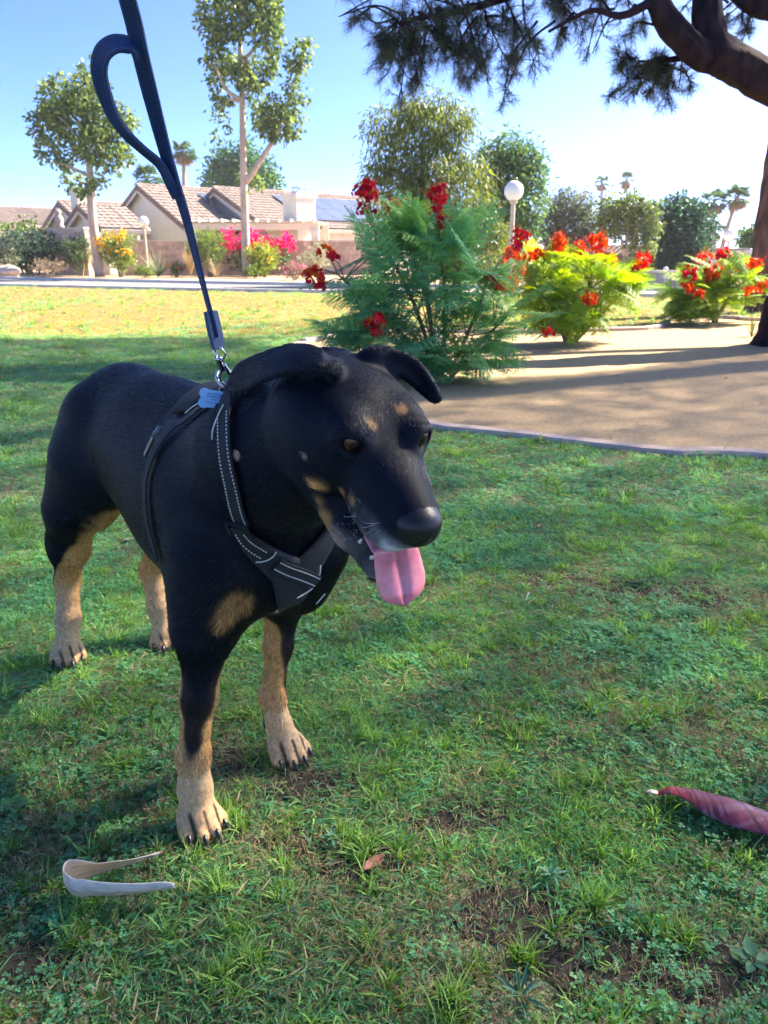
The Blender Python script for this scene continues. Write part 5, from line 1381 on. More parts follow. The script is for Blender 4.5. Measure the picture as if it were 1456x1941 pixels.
# --- coat colours
BLACK = np.array([.0012, .0034, .0095]); TAN = np.array([.58, .305, .105]); LTAN = np.array([.64, .41, .205]); WHITE = np.array([.62, .60, .56])
BROWN = np.array([.05, .028, .017])
def ss(x, a, b):
    t = np.clip((x - a) / (b - a), 0, 1); return t * t * (3 - 2 * t)
_nz = [(rng.normal(size=3) * 90, rng.random() * 6.28) for _ in range(14)]
def wob(P_):
    return sum(np.sin(P_ @ k + ph) for k, ph in _nz) / 7
PATCH = trace([(598, 922), (604, 950), (614, 980), (624, 1005), (634, 1022), (650, 935), (668, 950), (440, 1150), (455, 1140), (430, 1170), (543, 1146), (533, 1153),
               (706, 807), (761, 776), (577, 866), (447, 862)])
def coat(P_):
    """colour of the coat at dog coordinates"""
    P_ = np.asarray(P_, float); n = len(P_); W = wob(P_); C = np.tile(BLACK, (n, 1))
    def mix(w, col):
        nonlocal C
        w = np.clip(w, 0, 1)[:, None]; C = C * (1 - w) + np.asarray(col) * w
    f_, l_, z_ = P_.T; h = d2h(P_)
    head = (h[:, 0] > -.17) & (z_ > .5)
    # forelegs
    for s, key in ((-1, 'fr'), (1, 'fl')):
        pf, pl = FEET[key]
        near = (f_ > -.16) & ((l_ - .03) * s > 0) & (z_ < .36)
        axf = np.interp(z_, [.0, .07, .125, .225, .325], [pf + .01, pf - .006, pf - .010, (ELB[s][0] + pf - .010) / 2, ELB[s][0]])
        ax_l = np.interp(z_, [.125, .325], [pl, ELB[s][1]])
        df, dl = f_ - axf, (l_ - ax_l) * s; m = np.sqrt(df ** 2 + dl ** 2) + 1e-6
        d = (df * .90 + dl * .44) / m + W * .10
        th = np.interp(z_, [.10, .125, .16, .22, .28, .33], [1.5, 1.04, .84, .64, .34, -.7])
        w = ss(th - d, -.10, .14) * near * (1 - ss(z_ + W * .01, .285, .325))
        mix(w, TAN * .92)
        br = ss(th - d, -.55, -.05) * near * ss(z_, .12, .2) * (1 - ss(z_, .25, .30)); mix(br * (1 - w) * .7, BROWN)
        mix(ss(.15 - z_, 0, .06) * near * .75, LTAN)
    for s, key in ((-1, 'hr'), (1, 'hl')):
        pf, pl = FEET[key]
        near = (f_ < -.38) & ((l_ - .02) * s > 0) & (z_ < .42)
        axf = np.interp(z_, [.032, .085, .172, .262, .365], [pf, pf - .03, pf - .06, (pf - .06 + STF[s][0]) / 2, STF[s][0]])
        ax_l = np.interp(z_, [.1, .365], [pl, STF[s][1]])
        df, dl = f_ - axf, (l_ - ax_l) * s; m = np.sqrt(df ** 2 + dl ** 2) + 1e-6
        d = (df * .55 - dl * .83) / m + W * .10
        th = np.interp(z_, [.05, .13, .19, .23, .30, .38, .44], [-1.6, -.98, -.75, .10, .62, .72, 1.3])
        w = ss(d - th, -.12, .16) * near
        mix(w, TAN); mix(ss(.20 - z_, 0, .10) * w * .7, LTAN)
    # toes: dark between and at the tips
    for key, (pf, pl) in FEET.items():
        near = (np.abs(f_ - pf - .03) < .07) & (np.abs(l_ - pl) < .06) & (z_ < .05)
        g = np.abs(np.abs(l_ - pl) - .0200) ; g2 = np.abs(l_ - pl)
        line = np.maximum(ss(.0042 - g, 0, .003), ss(.0040 - g2, 0, .003)) * ss(f_ - pf, .012, .024)
        mix(np.maximum(line * .92, ss(f_ - pf, .040, .056) * ss(.022 - z_, 0, .008) * .55) * near, [.012, .012, .014])
    def spot(ids, r_, col, hard=.5, amt=1.0, el=None):
        dd = np.full(n, 9.)
        for i in ids: dd = np.minimum(dd, np.linalg.norm(P_ - PATCH[i], axis=1))
        mix(ss(r_ - dd + W * r_ * .30, 0, r_ * hard) * amt, col)
    mir = P_.copy(); mir = h2d(d2h(P_) * np.array([1, -1, 1]))
    spot([0, 1, 2], .018, TAN * .50, .9, .9); spot([0], .012, TAN * .95, .8)
    spot([2, 3, 4], .020, TAN * .60, .9, .95); spot([5, 6], .010, TAN * .55, .8, .8)
    spot([7, 8, 9], .030, TAN * .62, .7); spot([7, 9], .016, TAN * .8, .7, .7)
    spot([10, 11], .0085, [.55, .48, .40], .6)
    spot([12], .0086, TAN * .62, .7); spot([13], .0084, TAN * .52, .7); spot([14], .0050, [.40, .30, .2], .6, .8); spot([15], .0065, [.6, .48, .36], .5)
    # mirrored cheek and chest patches
    Ps = P_.copy(); P_ = mir; spot([0, 1, 2, 3, 4], .022, TAN * .62)
    P_ = Ps
    # grey muzzle
    g = ss(h[:, 0], .045, .085) * ss(-h[:, 2], .022, .042) * (1 - ss(-h[:, 2], .075, .10)) * head
    mix(g * (.50 + .40 * W), [.40, .40, .41])
    g = ss(h[:, 0], .094, .106) * ss(-h[:, 2], .034, .042) * head
    mix(g * .8, [.55, .55, .56])
    g = ss(-h[:, 2], .125, .135) * ss(h[:, 0], .03, .07) * head; mix(g * .6, [.26, .26, .26])
    g = ss(-h[:, 2], .094, .104) * ss(h[:, 0], .015, .05) * head; mix(g * (.32 + .3 * W), [.24, .22, .21])
    return C
skin_mat = mat('dog_coat', (.7, .7, .7), .62, (1.25, 1.25, 1.25), scale=160, attr='col', spec=.15)
nose_mat = mat('dog_nose', (.0035, .0042, .006), .42, (.008, .009, .012), scale=90, bump=.2, bscale=420, spec=.40)
Hc = d2h(DV)
noseV = (Hc[:, 0] > .0920) & (Hc[:, 2] > -.041) & (((Hc[:, 0] - .1035) / .0205) ** 2 + (Hc[:, 1] / .0262) ** 2 + ((Hc[:, 2] + .0160) / .0205) ** 2 < 1.25)
mouthV = np.zeros(len(DV), bool)
for a_, b_, r1_, r2_ in GAP:
    a_, b_ = np.array(a_), np.array(b_); t = np.clip(((Hc - a_) @ (b_ - a_)) / ((b_ - a_) @ (b_ - a_)), 0, 1)
    mouthV |= np.linalg.norm(Hc - a_ - t[:, None] * (b_ - a_), axis=1) < r1_ + (r2_ - r1_) * t + .0022
DC = coat(DV)
mw = mouthV.astype(float)
for _ in range(4):                                  # soften the lip line
    qa = mw[DQ].mean(1); acc = np.zeros(len(DV)); cnt = np.zeros(len(DV))
    for k in range(4): np.add.at(acc, DQ[:, k], qa); np.add.at(cnt, DQ[:, k], 1)
    mw = acc / np.maximum(cnt, 1)
DC = DC * (1 - mw[:, None]) + np.array([.022, .012, .014]) * mw[:, None]
dog = empty('dog', d2w([-.3, 0, 0]), 'black and tan dog standing on the lawn, panting with its tongue out', 'dog')
me = fast_mesh('body', d2w(DV) - np.array(dog.location), DQ, DC, smooth=True)
for m_ in (skin_mat, nose_mat): me.materials.append(m_)
mi = np.zeros(len(DQ), np.int32)
mi[noseV[DQ].all(1)] = 1; hair_off = mw[DQ].mean(1) > .25
me.polygons.foreach_set('material_index', mi)
body = link('body', me, None, dog)
print('INFO dog verts', len(DV))
# --- eyes, tongue, nails
eye_mat = mat('dog_eye', (1, 1, 1), .04, (1, 1, 1), attr='col', spec=.25, coat=.25)
for s in (-1, 1):
    c = h2d(EYE[s] - EAX[s][0] * .0042); r_ = .0138
    g = norm(np.array([.88, s * .30 + .06, .22]) @ HM)
    V = []; Cc = []; nu, nv = 28, 16
    t1 = norm(np.cross(g, [0, 0, 1.0])); t2 = np.cross(t1, g)
    for j in range(nv + 1):
        a = math.pi * j / nv
        for i in range(nu):
            b = 2 * math.pi * i / nu
            V.append(c + r_ * (g * math.cos(a) + (t1 * math.cos(b) + t2 * math.sin(b)) * math.sin(a)))
            dg = math.degrees(a)
            Cc.append((.003, .003, .003) if dg < 24 else ((.060, .020, .0065) if dg < 46 else ((.010, .006, .005) if dg < 62 else (.05, .035, .03))))
    Fq = [(j * nu + i, j * nu + (i + 1) % nu, (j + 1) * nu + (i + 1) % nu, (j + 1) * nu + i) for j in range(nv) for i in range(nu)]
    mb = MB(); mb.add(d2w(V), Fq, np.array(Cc)); mb.build('eye', eye_mat, dog, smooth=True)

tongue_mat = mat('tongue', (.88, .85, .85), .28, (1.08, 1.08, 1.08), scale=110, bump=.22, bscale=500, spec=.5, coat=.5, attr='col')
tb = tongue_mat.node_tree.nodes['Principled BSDF']
tb.inputs['Subsurface Weight'].default_value = .25; tb.inputs['Subsurface Radius'].default_value = (.012, .004, .003); tb.inputs['Subsurface Scale'].default_value = .5
tc_ = [h2d(q) for q in ((.005, 0, -.100), (.045, 0, -.096), (.080, .000, -.090))]
tc_ += [hpx(750, 1034, .000), hpx(757, 1068, .004), hpx(763, 1100, .006), hpx(767, 1130, .006), hpx(768, 1146, .006)]
cl = spline(tc_, 30)
tw = np.interp(np.linspace(0, 1, 30), [0, .25, .42, .55, .7, .80, .88, .95, 1], [.020, .021, .0260, .0305, .0325, .0300, .0235, .0135, .003])
tt = norm(np.gradient(cl, axis=0)); V = []; SEG = 28; tcol = []
sidev = norm(HYv * 1.0 + np.array([0, 0, .02]))
for i in range(30):
    n_ = norm(np.cross(tt[i], sidev)); n_ = n_ if n_ @ HXv > -.2 and n_[2] > -.9 else -n_
    if i == 0: nprev = n_
    if n_ @ nprev < 0: n_ = -n_
    nprev = n_
    for k in range(SEG):
        a = 2 * math.pi * k / SEG; x = math.cos(a); y = math.sin(a)
        th = .0036 * (1 if i < 26 else .7)
        groove = -.0050 * math.exp(-(x / .13) ** 2) * (y > 0) + .0016 * (x * x)
        tcol.append(np.array([.60, .17, .24]) * (1 - abs(x) ** 3) + np.array([.76, .27, .30]) * abs(x) ** 3 if abs(x) > .09 or i < 8 else np.array([.46, .11, .17]))
        V.append(cl[i] + sidev * x * tw[i] + n_ * (y * th + groove - .004 * x * x))
Fq = [(i * SEG + k, i * SEG + (k + 1) % SEG, (i + 1) * SEG + (k + 1) % SEG, (i + 1) * SEG + k) for i in range(29) for k in range(SEG)]
Fq += [tuple(range(SEG))[::-1], tuple(29 * SEG + k for k in range(SEG))]
mb = MB(); mb.add(d2w(V), Fq, np.array(tcol)); mb.build('tongue', tongue_mat, dog, smooth=True)

nail_mat = mat('dog_nail', (.012, .012, .014), .35, (.03, .028, .028), scale=80, spec=.5)
for key, (pf, pl) in FEET.items():
    yw = RYAW if key[0] == 'h' else 0.0
    for o, fw in ((-.0300, .021), (-.0105, .036), (.0105, .036), (.0300, .021)):
        sc_ = .96
        def P3(f_, l_, z_):
            return (pf + f_ * math.cos(yw) - l_ * math.sin(yw), pl + f_ * math.sin(yw) + l_ * math.cos(yw), z_)
        b0 = .004 if key[0] == 'f' else 0
        pts = [P3(b0 + fw + .004, o * sc_, .021), P3(b0 + fw + .013, o * sc_ * 1.03, .017), P3(b0 + fw + .017, o * sc_ * 1.06, .012), P3(b0 + fw + .020, o * sc_ * 1.08, .007)]
        mb = MB(); mb.tube(d2w(spline(pts, 8)), np.linspace(.0048, .0012, 8), 8); mb.build('nail', nail_mat, dog, smooth=True)
for key, s in (('fr', 1), ('fl', -1)):           # dew claws on the inner side
    pf, pl = FEET[key]
    pts = [(pf - .018, pl + s * .020, .088), (pf - .014, pl + s * .030, .080), (pf - .008, pl + s * .034, .068)]
    mb = MB(); mb.tube(d2w(spline(pts, 7)), np.linspace(.005, .0012, 7), 8); mb.build('nail', nail_mat, dog, smooth=True)

# --- whiskers and a few teeth
wh_mat = mat('whisker', (.55, .55, .55), .5)
for j, (a, b, c_) in enumerate(((( 690, 990), (705, 982), (730, 988)), ((686, 1000), (702, 990), (722, 989)), ((690, 1012), (705, 1004), (715, 999)), ((692, 1020), (702, 1012), (716, 1006)), ((676, 978), (668, 970), (661, 975)))):
    q = trace([a, b])
    g = grad(q[:1])[0]
    e = hpx(*c_, -.052)
    pts = spline([q[0], q[0] * .45 + e * .55 + g * .008, e + g * .006], 8)
    mb = MB(); mb.tube(d2w(pts), np.linspace(.00028, .0001, 8), 4); mb.build('whisker', wh_mat, dog, smooth=True)
tooth_mat = mat('tooth', (.62, .57, .46), .35, (.72, .68, .58), scale=60, spec=.5)
for s in (-1, 1):
    for a_, b_, r_ in (((.082, s * .0185, -.1045), (.087, s * .0180, -.0925), .0030), ((.080, s * .0245, -.0640), (.083, s * .0235, -.0760), .0030), ((.060, s * .0250, -.1020), (.061, s * .0250, -.0950), .0028), ((.048, s * .0290, -.1000), (.048, s * .0290, -.0935), .0032)):
        pts = h2d(np.array([np.array(a_) * (1 - t) + np.array(b_) * t for t in np.linspace(0, 1, 6)])); mb = MB(); mb.tube(d2w(pts), np.linspace(r_, r_ * .25, 6), 8); mb.build('tooth', tooth_mat, dog, smooth=True)
# ================================================================ harness, tags, leash
web_mat = mat('harness_webbing', (.010, .011, .014), .75, (.022, .023, .027), scale=400, bump=.3, bscale=900, stretch=(1, 1, 1))
pad_mat = mat('harness_padding', (.013, .014, .017), .85, (.026, .027, .031), scale=220, bump=.25, bscale=600)
refl_mat = mat('reflective_thread', (.50, .50, .47), .5, (.60, .60, .57), scale=200)
metal_mat = mat('steel_hardware', (.55, .56, .58), .22, (.42, .43, .45), scale=60, metal=1.0)
plastic_mat = mat('black_plastic', (.016, .017, .02), .35, (.024, .025, .028), scale=120)
greyplastic_mat = mat('grey_plastic', (.10, .12, .15), .4, (.16, .18, .21), scale=120)
harness = empty('dog_harness', d2w([-.04, TL, .55]), 'black padded harness with white reflective stitching worn by the dog', 'dog harness')
STRAPS = []
def strap_from(P3, width, off, name, m, th=.0028, n=60, parent=None, stitch=None, mirror=False):
    c = spline(P3, n)
    if mirror: c = c * np.array([1, -1, 1]) + np.array([0, 2 * TL, 0])
    c = stick(c, off)
    for _ in range(3): c[1:-1] = .5 * c[1:-1] + .25 * (c[:-2] + c[2:])
    nn = grad(c, .012); t = norm(np.gradient(c, axis=0)); sd_ = norm(np.cross(nn, t))
    if mirror: sd_ = -sd_
    STRAPS.append((c, width / 2 + .003))
    mb = MB(); mb.ribbon(d2w(c), sd_ @ DM, width, th, nn @ DM)
    o = mb.build(name, m, parent or harness)
    if stitch:
        sb = MB(); L_ = np.concatenate([[0], np.cumsum(np.linalg.norm(np.diff(c, axis=0), axis=1))])
        for side in (-1, 1):
            d = stitch[2]
            while d < L_[-1] - stitch[3]:
                k = np.array([np.interp(d, L_, c[:, i]) for i in range(3)]); j = int(np.interp(d, L_, np.arange(n)))
                p_ = k + sd_[j] * side * stitch[0] + nn[j] * (th / 2 + .0003)
                sb.box(d2w(p_), (.0024, .0016, .0009), ax=np.stack([t[j], sd_[j], nn[j]]) @ DM)
                d += stitch[1]
        sb.build('reflective_stitching', refl_mat, o)
    return c, nn, sd_
def patch(up, lo, nu, nv, off, name, m, mirror=False, th=.004):
    """padded panel spanned between two edge curves, laid on the coat"""
    a = spline(up, nu); b = spline(lo, nu)
    Q = np.array([a * (1 - v) + b * v for v in np.linspace(0, 1, nv)]).reshape(-1, 3)
    if mirror: Q = Q * np.array([1, -1, 1]) + np.array([0, 2 * TL, 0])
    Q = stick(Q, off)
    for j in range(0, len(Q), 3): STRAPS.append((Q[j:j + 1], .012))
    nn = grad(Q, .015)
    edge = np.zeros((nv, nu), bool); edge[0] = edge[-1] = True; edge[:, 0] = edge[:, -1] = True
    top = Q + nn * th * np.where(edge.ravel(), .35, 1)[:, None]; bot = Q - nn * th
    V = np.concatenate([top, bot]); k = nu * nv; Fq = []
    for j in range(nv - 1):
        for i in range(nu - 1):
            q = (j * nu + i, j * nu + i + 1, (j + 1) * nu + i + 1, (j + 1) * nu + i)
            Fq.append(q); Fq.append(tuple(x + k for x in q[::-1]))
    rim = [i for i in range(nu)] + [j * nu + nu - 1 for j in range(1, nv)] + [(nv - 1) * nu + i for i in range(nu - 2, -1, -1)] + [j * nu for j in range(nv - 2, 0, -1)]
    for a_, b_ in zip(rim, rim[1:] + rim[:1]): Fq.append((b_, a_, a_ + k, b_ + k))
    mb = MB(); mb.add(d2w(V), Fq); return mb.build(name, m, harness, smooth=True)
def piping(pxs, off=.0125, r_=.0010, parent=None):
    c = spline(stick(trace(pxs), off), 24)
    mb = MB(); mb.tube(d2w(c), r_, 6); mb.build('reflective_piping', refl_mat, parent or harness, smooth=True)

# chest panel (right half seen, left half mirrored), then the webbing over it
up = trace([(452, 988), (486, 1012), (530, 1040), (575, 1058), (606, 1056)]); lo = trace([(447, 1008), (465, 1048), (505, 1092), (535, 1124), (560, 1138)])
cm = (up[-1] + lo[-1]) / 2
pn = patch(up, lo, 26, 9, .006, 'chest_panel', pad_mat)
pnm = patch(up, lo, 26, 9, .006, 'chest_panel', pad_mat, mirror=True)
mid_u = np.array([up[-1], up[-1] * np.array([1, 0, 1]) + np.array([0.012, TL, 0]), up[-1] * np.array([1, -1, 1]) + np.array([0, 2 * TL, 0])])
mid_l = np.array([lo[-1], lo[-1] * np.array([1, 0, 1]) + np.array([0.010, TL, -.004]), lo[-1] * np.array([1, -1, 1]) + np.array([0, 2 * TL, 0])])
patch(mid_u, mid_l, 13, 7, .006, 'chest_panel', pad_mat)
S1 = trace([(442, 745), (435, 775), (433, 820), (438, 880), (448, 930), (462, 985)])

strap_from(S1, .024, .0075, 'neck_strap', web_mat, stitch=(.0082, .0046, .030, .002))
strap_from(S1, .024, .0075, 'neck_strap', web_mat, mirror=True, stitch=(.0082, .0046, .030, .002))
S2 = trace([(458, 985), (474, 1012), (500, 1038)])
strap_from(S2, .020, .0135, 'neck_strap', web_mat, stitch=(.0062, .0046, .012, .001), n=24)
S3 = trace([(517, 1058), (548, 1076), (590, 1092)])
strap_from(S3, .021, .0135, 'chest_strap', web_mat, stitch=(.0062, .0040, .002, .001), n=30)
piping([(479, 1057), (497, 1052), (512, 1041), (521, 1029)])
piping([(553, 1122), (575, 1108), (588, 1096), (595, 1078), (596, 1064)])
piping([(590, 1128), (605, 1112)])
# slide buckle on the neck strap
bq = stick(trace([(459, 990)]), .0125)[0]; bn = grad(bq[None], .012)[0]; bt = norm(S1[-1] - S1[-2]); bs = norm(np.cross(bn, bt)); bt = np.cross(bs, bn)
mb = MB(); A = np.stack([bt, bs, bn]) @ DM
for d_ in (-.011, .0, .011): mb.box(d2w(bq + bt * d_), (.0042, .030, .0036), ax=A)
for d_ in (-.0135, .0135): mb.box(d2w(bq + bs * d_), (.024, .0038, .0040), ax=A)
mb.build('slide_buckle', plastic_mat, harness)
# back saddle over the withers and the girth strap
fs = np.linspace(-.035, -.135, 9); ls = np.linspace(-.070, .070, 15)
a_ = [(fs[0], TL + l_, .70) for l_ in ls]; b_ = [(fs[-1] + .03 * (abs(l_) / .07), TL + l_, .70) for l_ in ls]
def drop(Q):
    Q = np.array(Q, float)
    for _ in range(60): Q[:, 2] -= np.clip(sdf(Q), -.01, .02) * .7
    return Q
patch(drop(a_), drop(b_), 15, 9, .006, 'back_panel', pad_mat)
S4 = trace([(404, 764), (385, 778), (362, 797), (338, 814), (318, 834), (302, 858), (291, 884), (284, 915), (284, 960), (292, 1010), (306, 1060)])
strap_from(S4, .016, .0058, 'girth_strap', web_mat)
strap_from(S4, .016, .0058, 'girth_strap', web_mat, mirror=True)
piping([(396, 770), (378, 781), (363, 793)], .010); piping([(436, 775), (424, 800), (417, 820), (416, 835)], .010)
for pxq, sz, m_ in (((309, 826), (.012, .020, .004), greyplastic_mat), ((297, 852), (.030, .016, .004), plastic_mat)):
    q = stick(trace([pxq]), .009)[0]; bn = grad(q[None], .012)[0]; bt = norm(S4[6] - S4[4]); bs = norm(np.cross(bn, bt)); bt = np.cross(bs, bn)
    mb = MB(); mb.box(d2w(q), sz, ax=np.stack([bt, bs, bn]) @ DM); mb.build('buckle', m_, harness)

# --- ring
def torus(mb, c, R_, r_, n_, seg=36, tub=10):
    n_ = norm(n_); u = norm(np.cross(n_, [.3, .5, .8])); w = np.cross(n_, u)
    V = []; Fq = []
    for i in range(seg):
        a = 2 * math.pi * i / seg; d = u * math.cos(a) + w * math.sin(a)
        for k in range(tub):
            b = 2 * math.pi * k / tub
            V.append(c + d * (R_ + r_ * math.cos(b)) + n_ * r_ * math.sin(b))
    for i in range(seg):
        for k in range(tub):
            Fq.append((i * tub + k, ((i + 1) % seg) * tub + k, ((i + 1) % seg) * tub + (k + 1) % tub, i * tub + (k + 1) % tub))
    mb.add(V, Fq)
YR = 1.000                                           # distance of the ring
rc = at(431, 719, YR)
mb = MB(); torus(mb, rc, .0148, .0021, norm([.55, -.55, .62])); ringo = mb.build('leash_ring', metal_mat, harness, smooth=True)
mb = MB(); torus(mb, at(422, 741, YR), .0060, .0009, norm([.9, -.4, .1]), 20, 6); mb.build('tag_ring', metal_mat, harness, smooth=True)
tabp = at(425, 752, YR + .005)
mb = MB(); mb.ribbon([rc + np.array([-.004, .004, -.012]), tabp, tabp + np.array([-.004, .012, -.02])], norm([.8, .6, 0]), .016, .003); mb.build('ring_tab', web_mat, harness)

# --- bone-shaped tags
tag_mat = mat('blue_tag', (.22, .46, .72), .38, (.26, .50, .76), scale=90, metal=.0, spec=.6)
ink_mat = mat('tag_engraving', (.10, .17, .26), .6)
def bone(px, py, Y, ang, sx, sy, tilt, label, lines):
    c = at(px, py, Y)
    u = norm(np.array([math.cos(ang), .25, -math.sin(ang)])); v0 = np.array([0, .35, .93]); v = norm(v0 - u * (u @ v0)); n_ = norm(np.cross(u, v))
    u = norm(u + n_ * tilt); n_ = norm(np.cross(u, v))
    out = []
    def arc(cx_, cy_, r_, a0, a1, k=9):
        for a in np.linspace(R(a0), R(a1), k): out.append((cx_ + r_ * math.cos(a), cy_ + r_ * math.sin(a)))
    h, w_, r_ = sy * .30, sx * .36, sy * .245
    arc(w_, h * .75, r_, 130, -50); arc(w_, -h * .75, r_, 50, -130); arc(-w_, -h * .75, r_, -50, -230); arc(-w_, h * .75, r_, 230, 50)
    out = np.array(out); k = len(out)
    P0 = c + out[:, :1] * u + out[:, 1:] * v
    V = np.concatenate([P0 + n_ * .0007, P0 - n_ * .0007])
    t = empty('dog_tag', c, label, 'dog tag', 'bone shaped tags on the harness ring')
    mb = MB(); mb.add(V, [tuple(range(k)), tuple(range(2 * k - 1, k - 1, -1))] + [(i, i + k, (i + 1) % k + k, (i + 1) % k) for i in range(k)]); mb.build('plate', tag_mat, t)
    nf = n_ if n_ @ (np.array([0, 0, CAMH]) - c) > 0 else -n_
    mb = MB()
    for (yo, wd) in lines:
        x = -wd / 2
        while x < wd / 2:
            L_ = random.uniform(.0012, .0024)
            mb.box(c + u * (x + L_ / 2) + v * yo + nf * .0010, (L_, .0011, .0003), ax=np.stack([u, v, n_])); x += L_ + .0006
    mb.build('engraved_lines', ink_mat, t)
bone(407, 757, YR - .012, R(12), .037, .028, .05, 'pale blue bone tag hanging in full view from the harness ring', [(.0065, .019), (.0028, .021), (-.0010, .009), (-.0052, .022)])
bone(438, 768, YR - .008, R(60), .034, .026, .3, 'pale blue bone tag half hidden behind the dog\'s ear', [(.004, .012), (-.002, .015)])

# --- leash
leash_mat = mat('leash_webbing', (.007, .026, .105), .60, (.011, .036, .13), scale=300, bump=.35, bscale=700, sheen=.0)
leash_edge = mat('leash_trim', (.035, .065, .14), .7, (.05, .085, .17), scale=300)
leash = empty('dog_leash', at(431, 712, YR), 'navy webbing leash with a stitched traffic handle loop, clipped to the harness', 'leash')
def ypx(t): return YR - .44 * t
LP_ = [(409, 640, 0.970), (404, 612, 0.963), (393, 570, 0.952), (375, 500, 0.931), (352, 410, 0.900), (331, 345, 0.875), (312, 282, 0.854), (288, 190, 0.812), (268, 110, 0.777), (254, 45, 0.753), (242, 0, 0.735), (228, -55, 0.714), (200, -160, 0.660)]
pts = spline([at(*q) for q in LP_], 90); tl = norm(np.gradient(pts, axis=0))
view = norm(pts - np.array([0, 0, CAMH])); flat = norm(np.cross(tl, view))
apx = np.interp(np.linspace(0, 1, 90), [0, .08, .2, .35, .5, .6, .8, 1], [70, 78, 76, 62, 48, 38, 40, 45])  # degrees the strap is turned away from us
sd_ = np.array([norm(f_ * math.cos(R(a)) + v_ * math.sin(R(a))) for f_, v_, a in zip(flat, view, apx)])
mb = MB(); mb.ribbon(pts, sd_, .0175, .0024); st_ = mb.build('strap', leash_mat, leash)
mb = MB()
for i in range(4, 84):
    for sgn in (-1, 1):
        nn_ = norm(np.cross(tl[i], sd_[i])); nn_ = nn_ if nn_ @ view[i] < 0 else -nn_
        mb.box(pts[i] + sd_[i] * sgn * .0066 + nn_ * .0014, (.005, .0011, .0005), ax=np.stack([tl[i], sd_[i], nn_]))
mb.build('stitching', leash_edge, st_)
# traffic handle: a second strap sewn on at both ends
HPx = [(338, 372, 0.881), (322, 345, 0.872), (303, 312, 0.861), (272, 285, 0.844), (240, 255, 0.826), (214, 218, 0.812), (197, 175, 0.798), (188, 135, 0.784), (194, 102, 0.774), (215, 84, 0.767), (240, 84, 0.763), (258, 92, 0.767), (268, 112, 0.776)]
ph = spline([at(*q) for q in HPx], 80); th_ = norm(np.gradient(ph, axis=0)); vh = norm(ph - np.array([0, 0, CAMH])); fh = norm(np.cross(th_, vh))
ah = np.interp(np.linspace(0, 1, 80), [0, .12, .25, .4, .55, .7, .8, .92, 1], [30, 60, 66, 58, 42, 30, 36, 48, 30])
sh = np.array([norm(f_ * math.cos(R(a)) + v_ * math.sin(R(a))) for f_, v_, a in zip(fh, vh, ah)])
wdh = np.interp(np.linspace(0, 1, 80), [0, .2, .5, .8, 1], [.022, .023, .026, .024, .022])
mb = MB(); mb.ribbon(ph, sh, wdh * .66, .0034); ho = mb.build('traffic_handle', leash_mat, leash, smooth=False)
mb = MB()
for i in range(6, 76):
    nn_ = norm(np.cross(th_[i], sh[i])); nn_ = nn_ if nn_ @ vh[i] < 0 else -nn_
    for sgn in (-1, 1): mb.box(ph[i] + sh[i] * sgn * wdh[i] * .24 + nn_ * .0019, (.004, .0011, .0005), ax=np.stack([th_[i], sh[i], nn_]))
mb.build('stitching', leash_edge, ho)
# lower end: folded keeper, swivel and snap hook
kp = spline([at(399, 590, 0.957), at(404, 612, 0.962), at(410, 640, 0.969), at(414, 662, 0.975)], 12); tk = norm(np.gradient(kp, axis=0)); vk = norm(kp - np.array([0, 0, CAMH]))
mb = MB(); mb.ribbon(kp, norm(np.cross(tk, vk) * .6 + vk * .8), np.interp(np.linspace(0, 1, 12), [0, .5, 1], [.022, .026, .020]), .0050); mb.build('sewn_end', leash_edge, leash)
mb = MB(); mb.tube([at(405, 661, 0.973), at(420, 659, 0.973), at(427, 672, 0.976), at(421, 684, 0.978), at(411, 680, 0.978), at(405, 661, 0.973)], .0018, 8); mb.build('swivel', metal_mat, leash, smooth=True)
mb = MB(); mb.tube(spline([at(413, 677, 0.978), at(417, 690, 0.983), at(421, 702, 0.988)], 8), [.0045, .0045, .0040, .0040, .0036, .0036, .0034, .0034], 10)
mb.tube(spline([at(421, 700, 0.988), at(416, 712, 0.991), at(419, 724, 0.995), at(428, 729, 0.997), at(437, 722, 0.997), at(438, 711, 0.995), at(431, 700, 0.991), at(424, 690, 0.985)], 26), .0022, 8)
mb.build('snap_hook', metal_mat, leash, smooth=True)
mb = MB(); mb.tube(spline([at(424, 690, 0.983), at(432, 703, 0.989), at(438, 716, 0.994)], 8), .0026, 8); mb.build('hook_gate', metal_mat, leash, smooth=True)

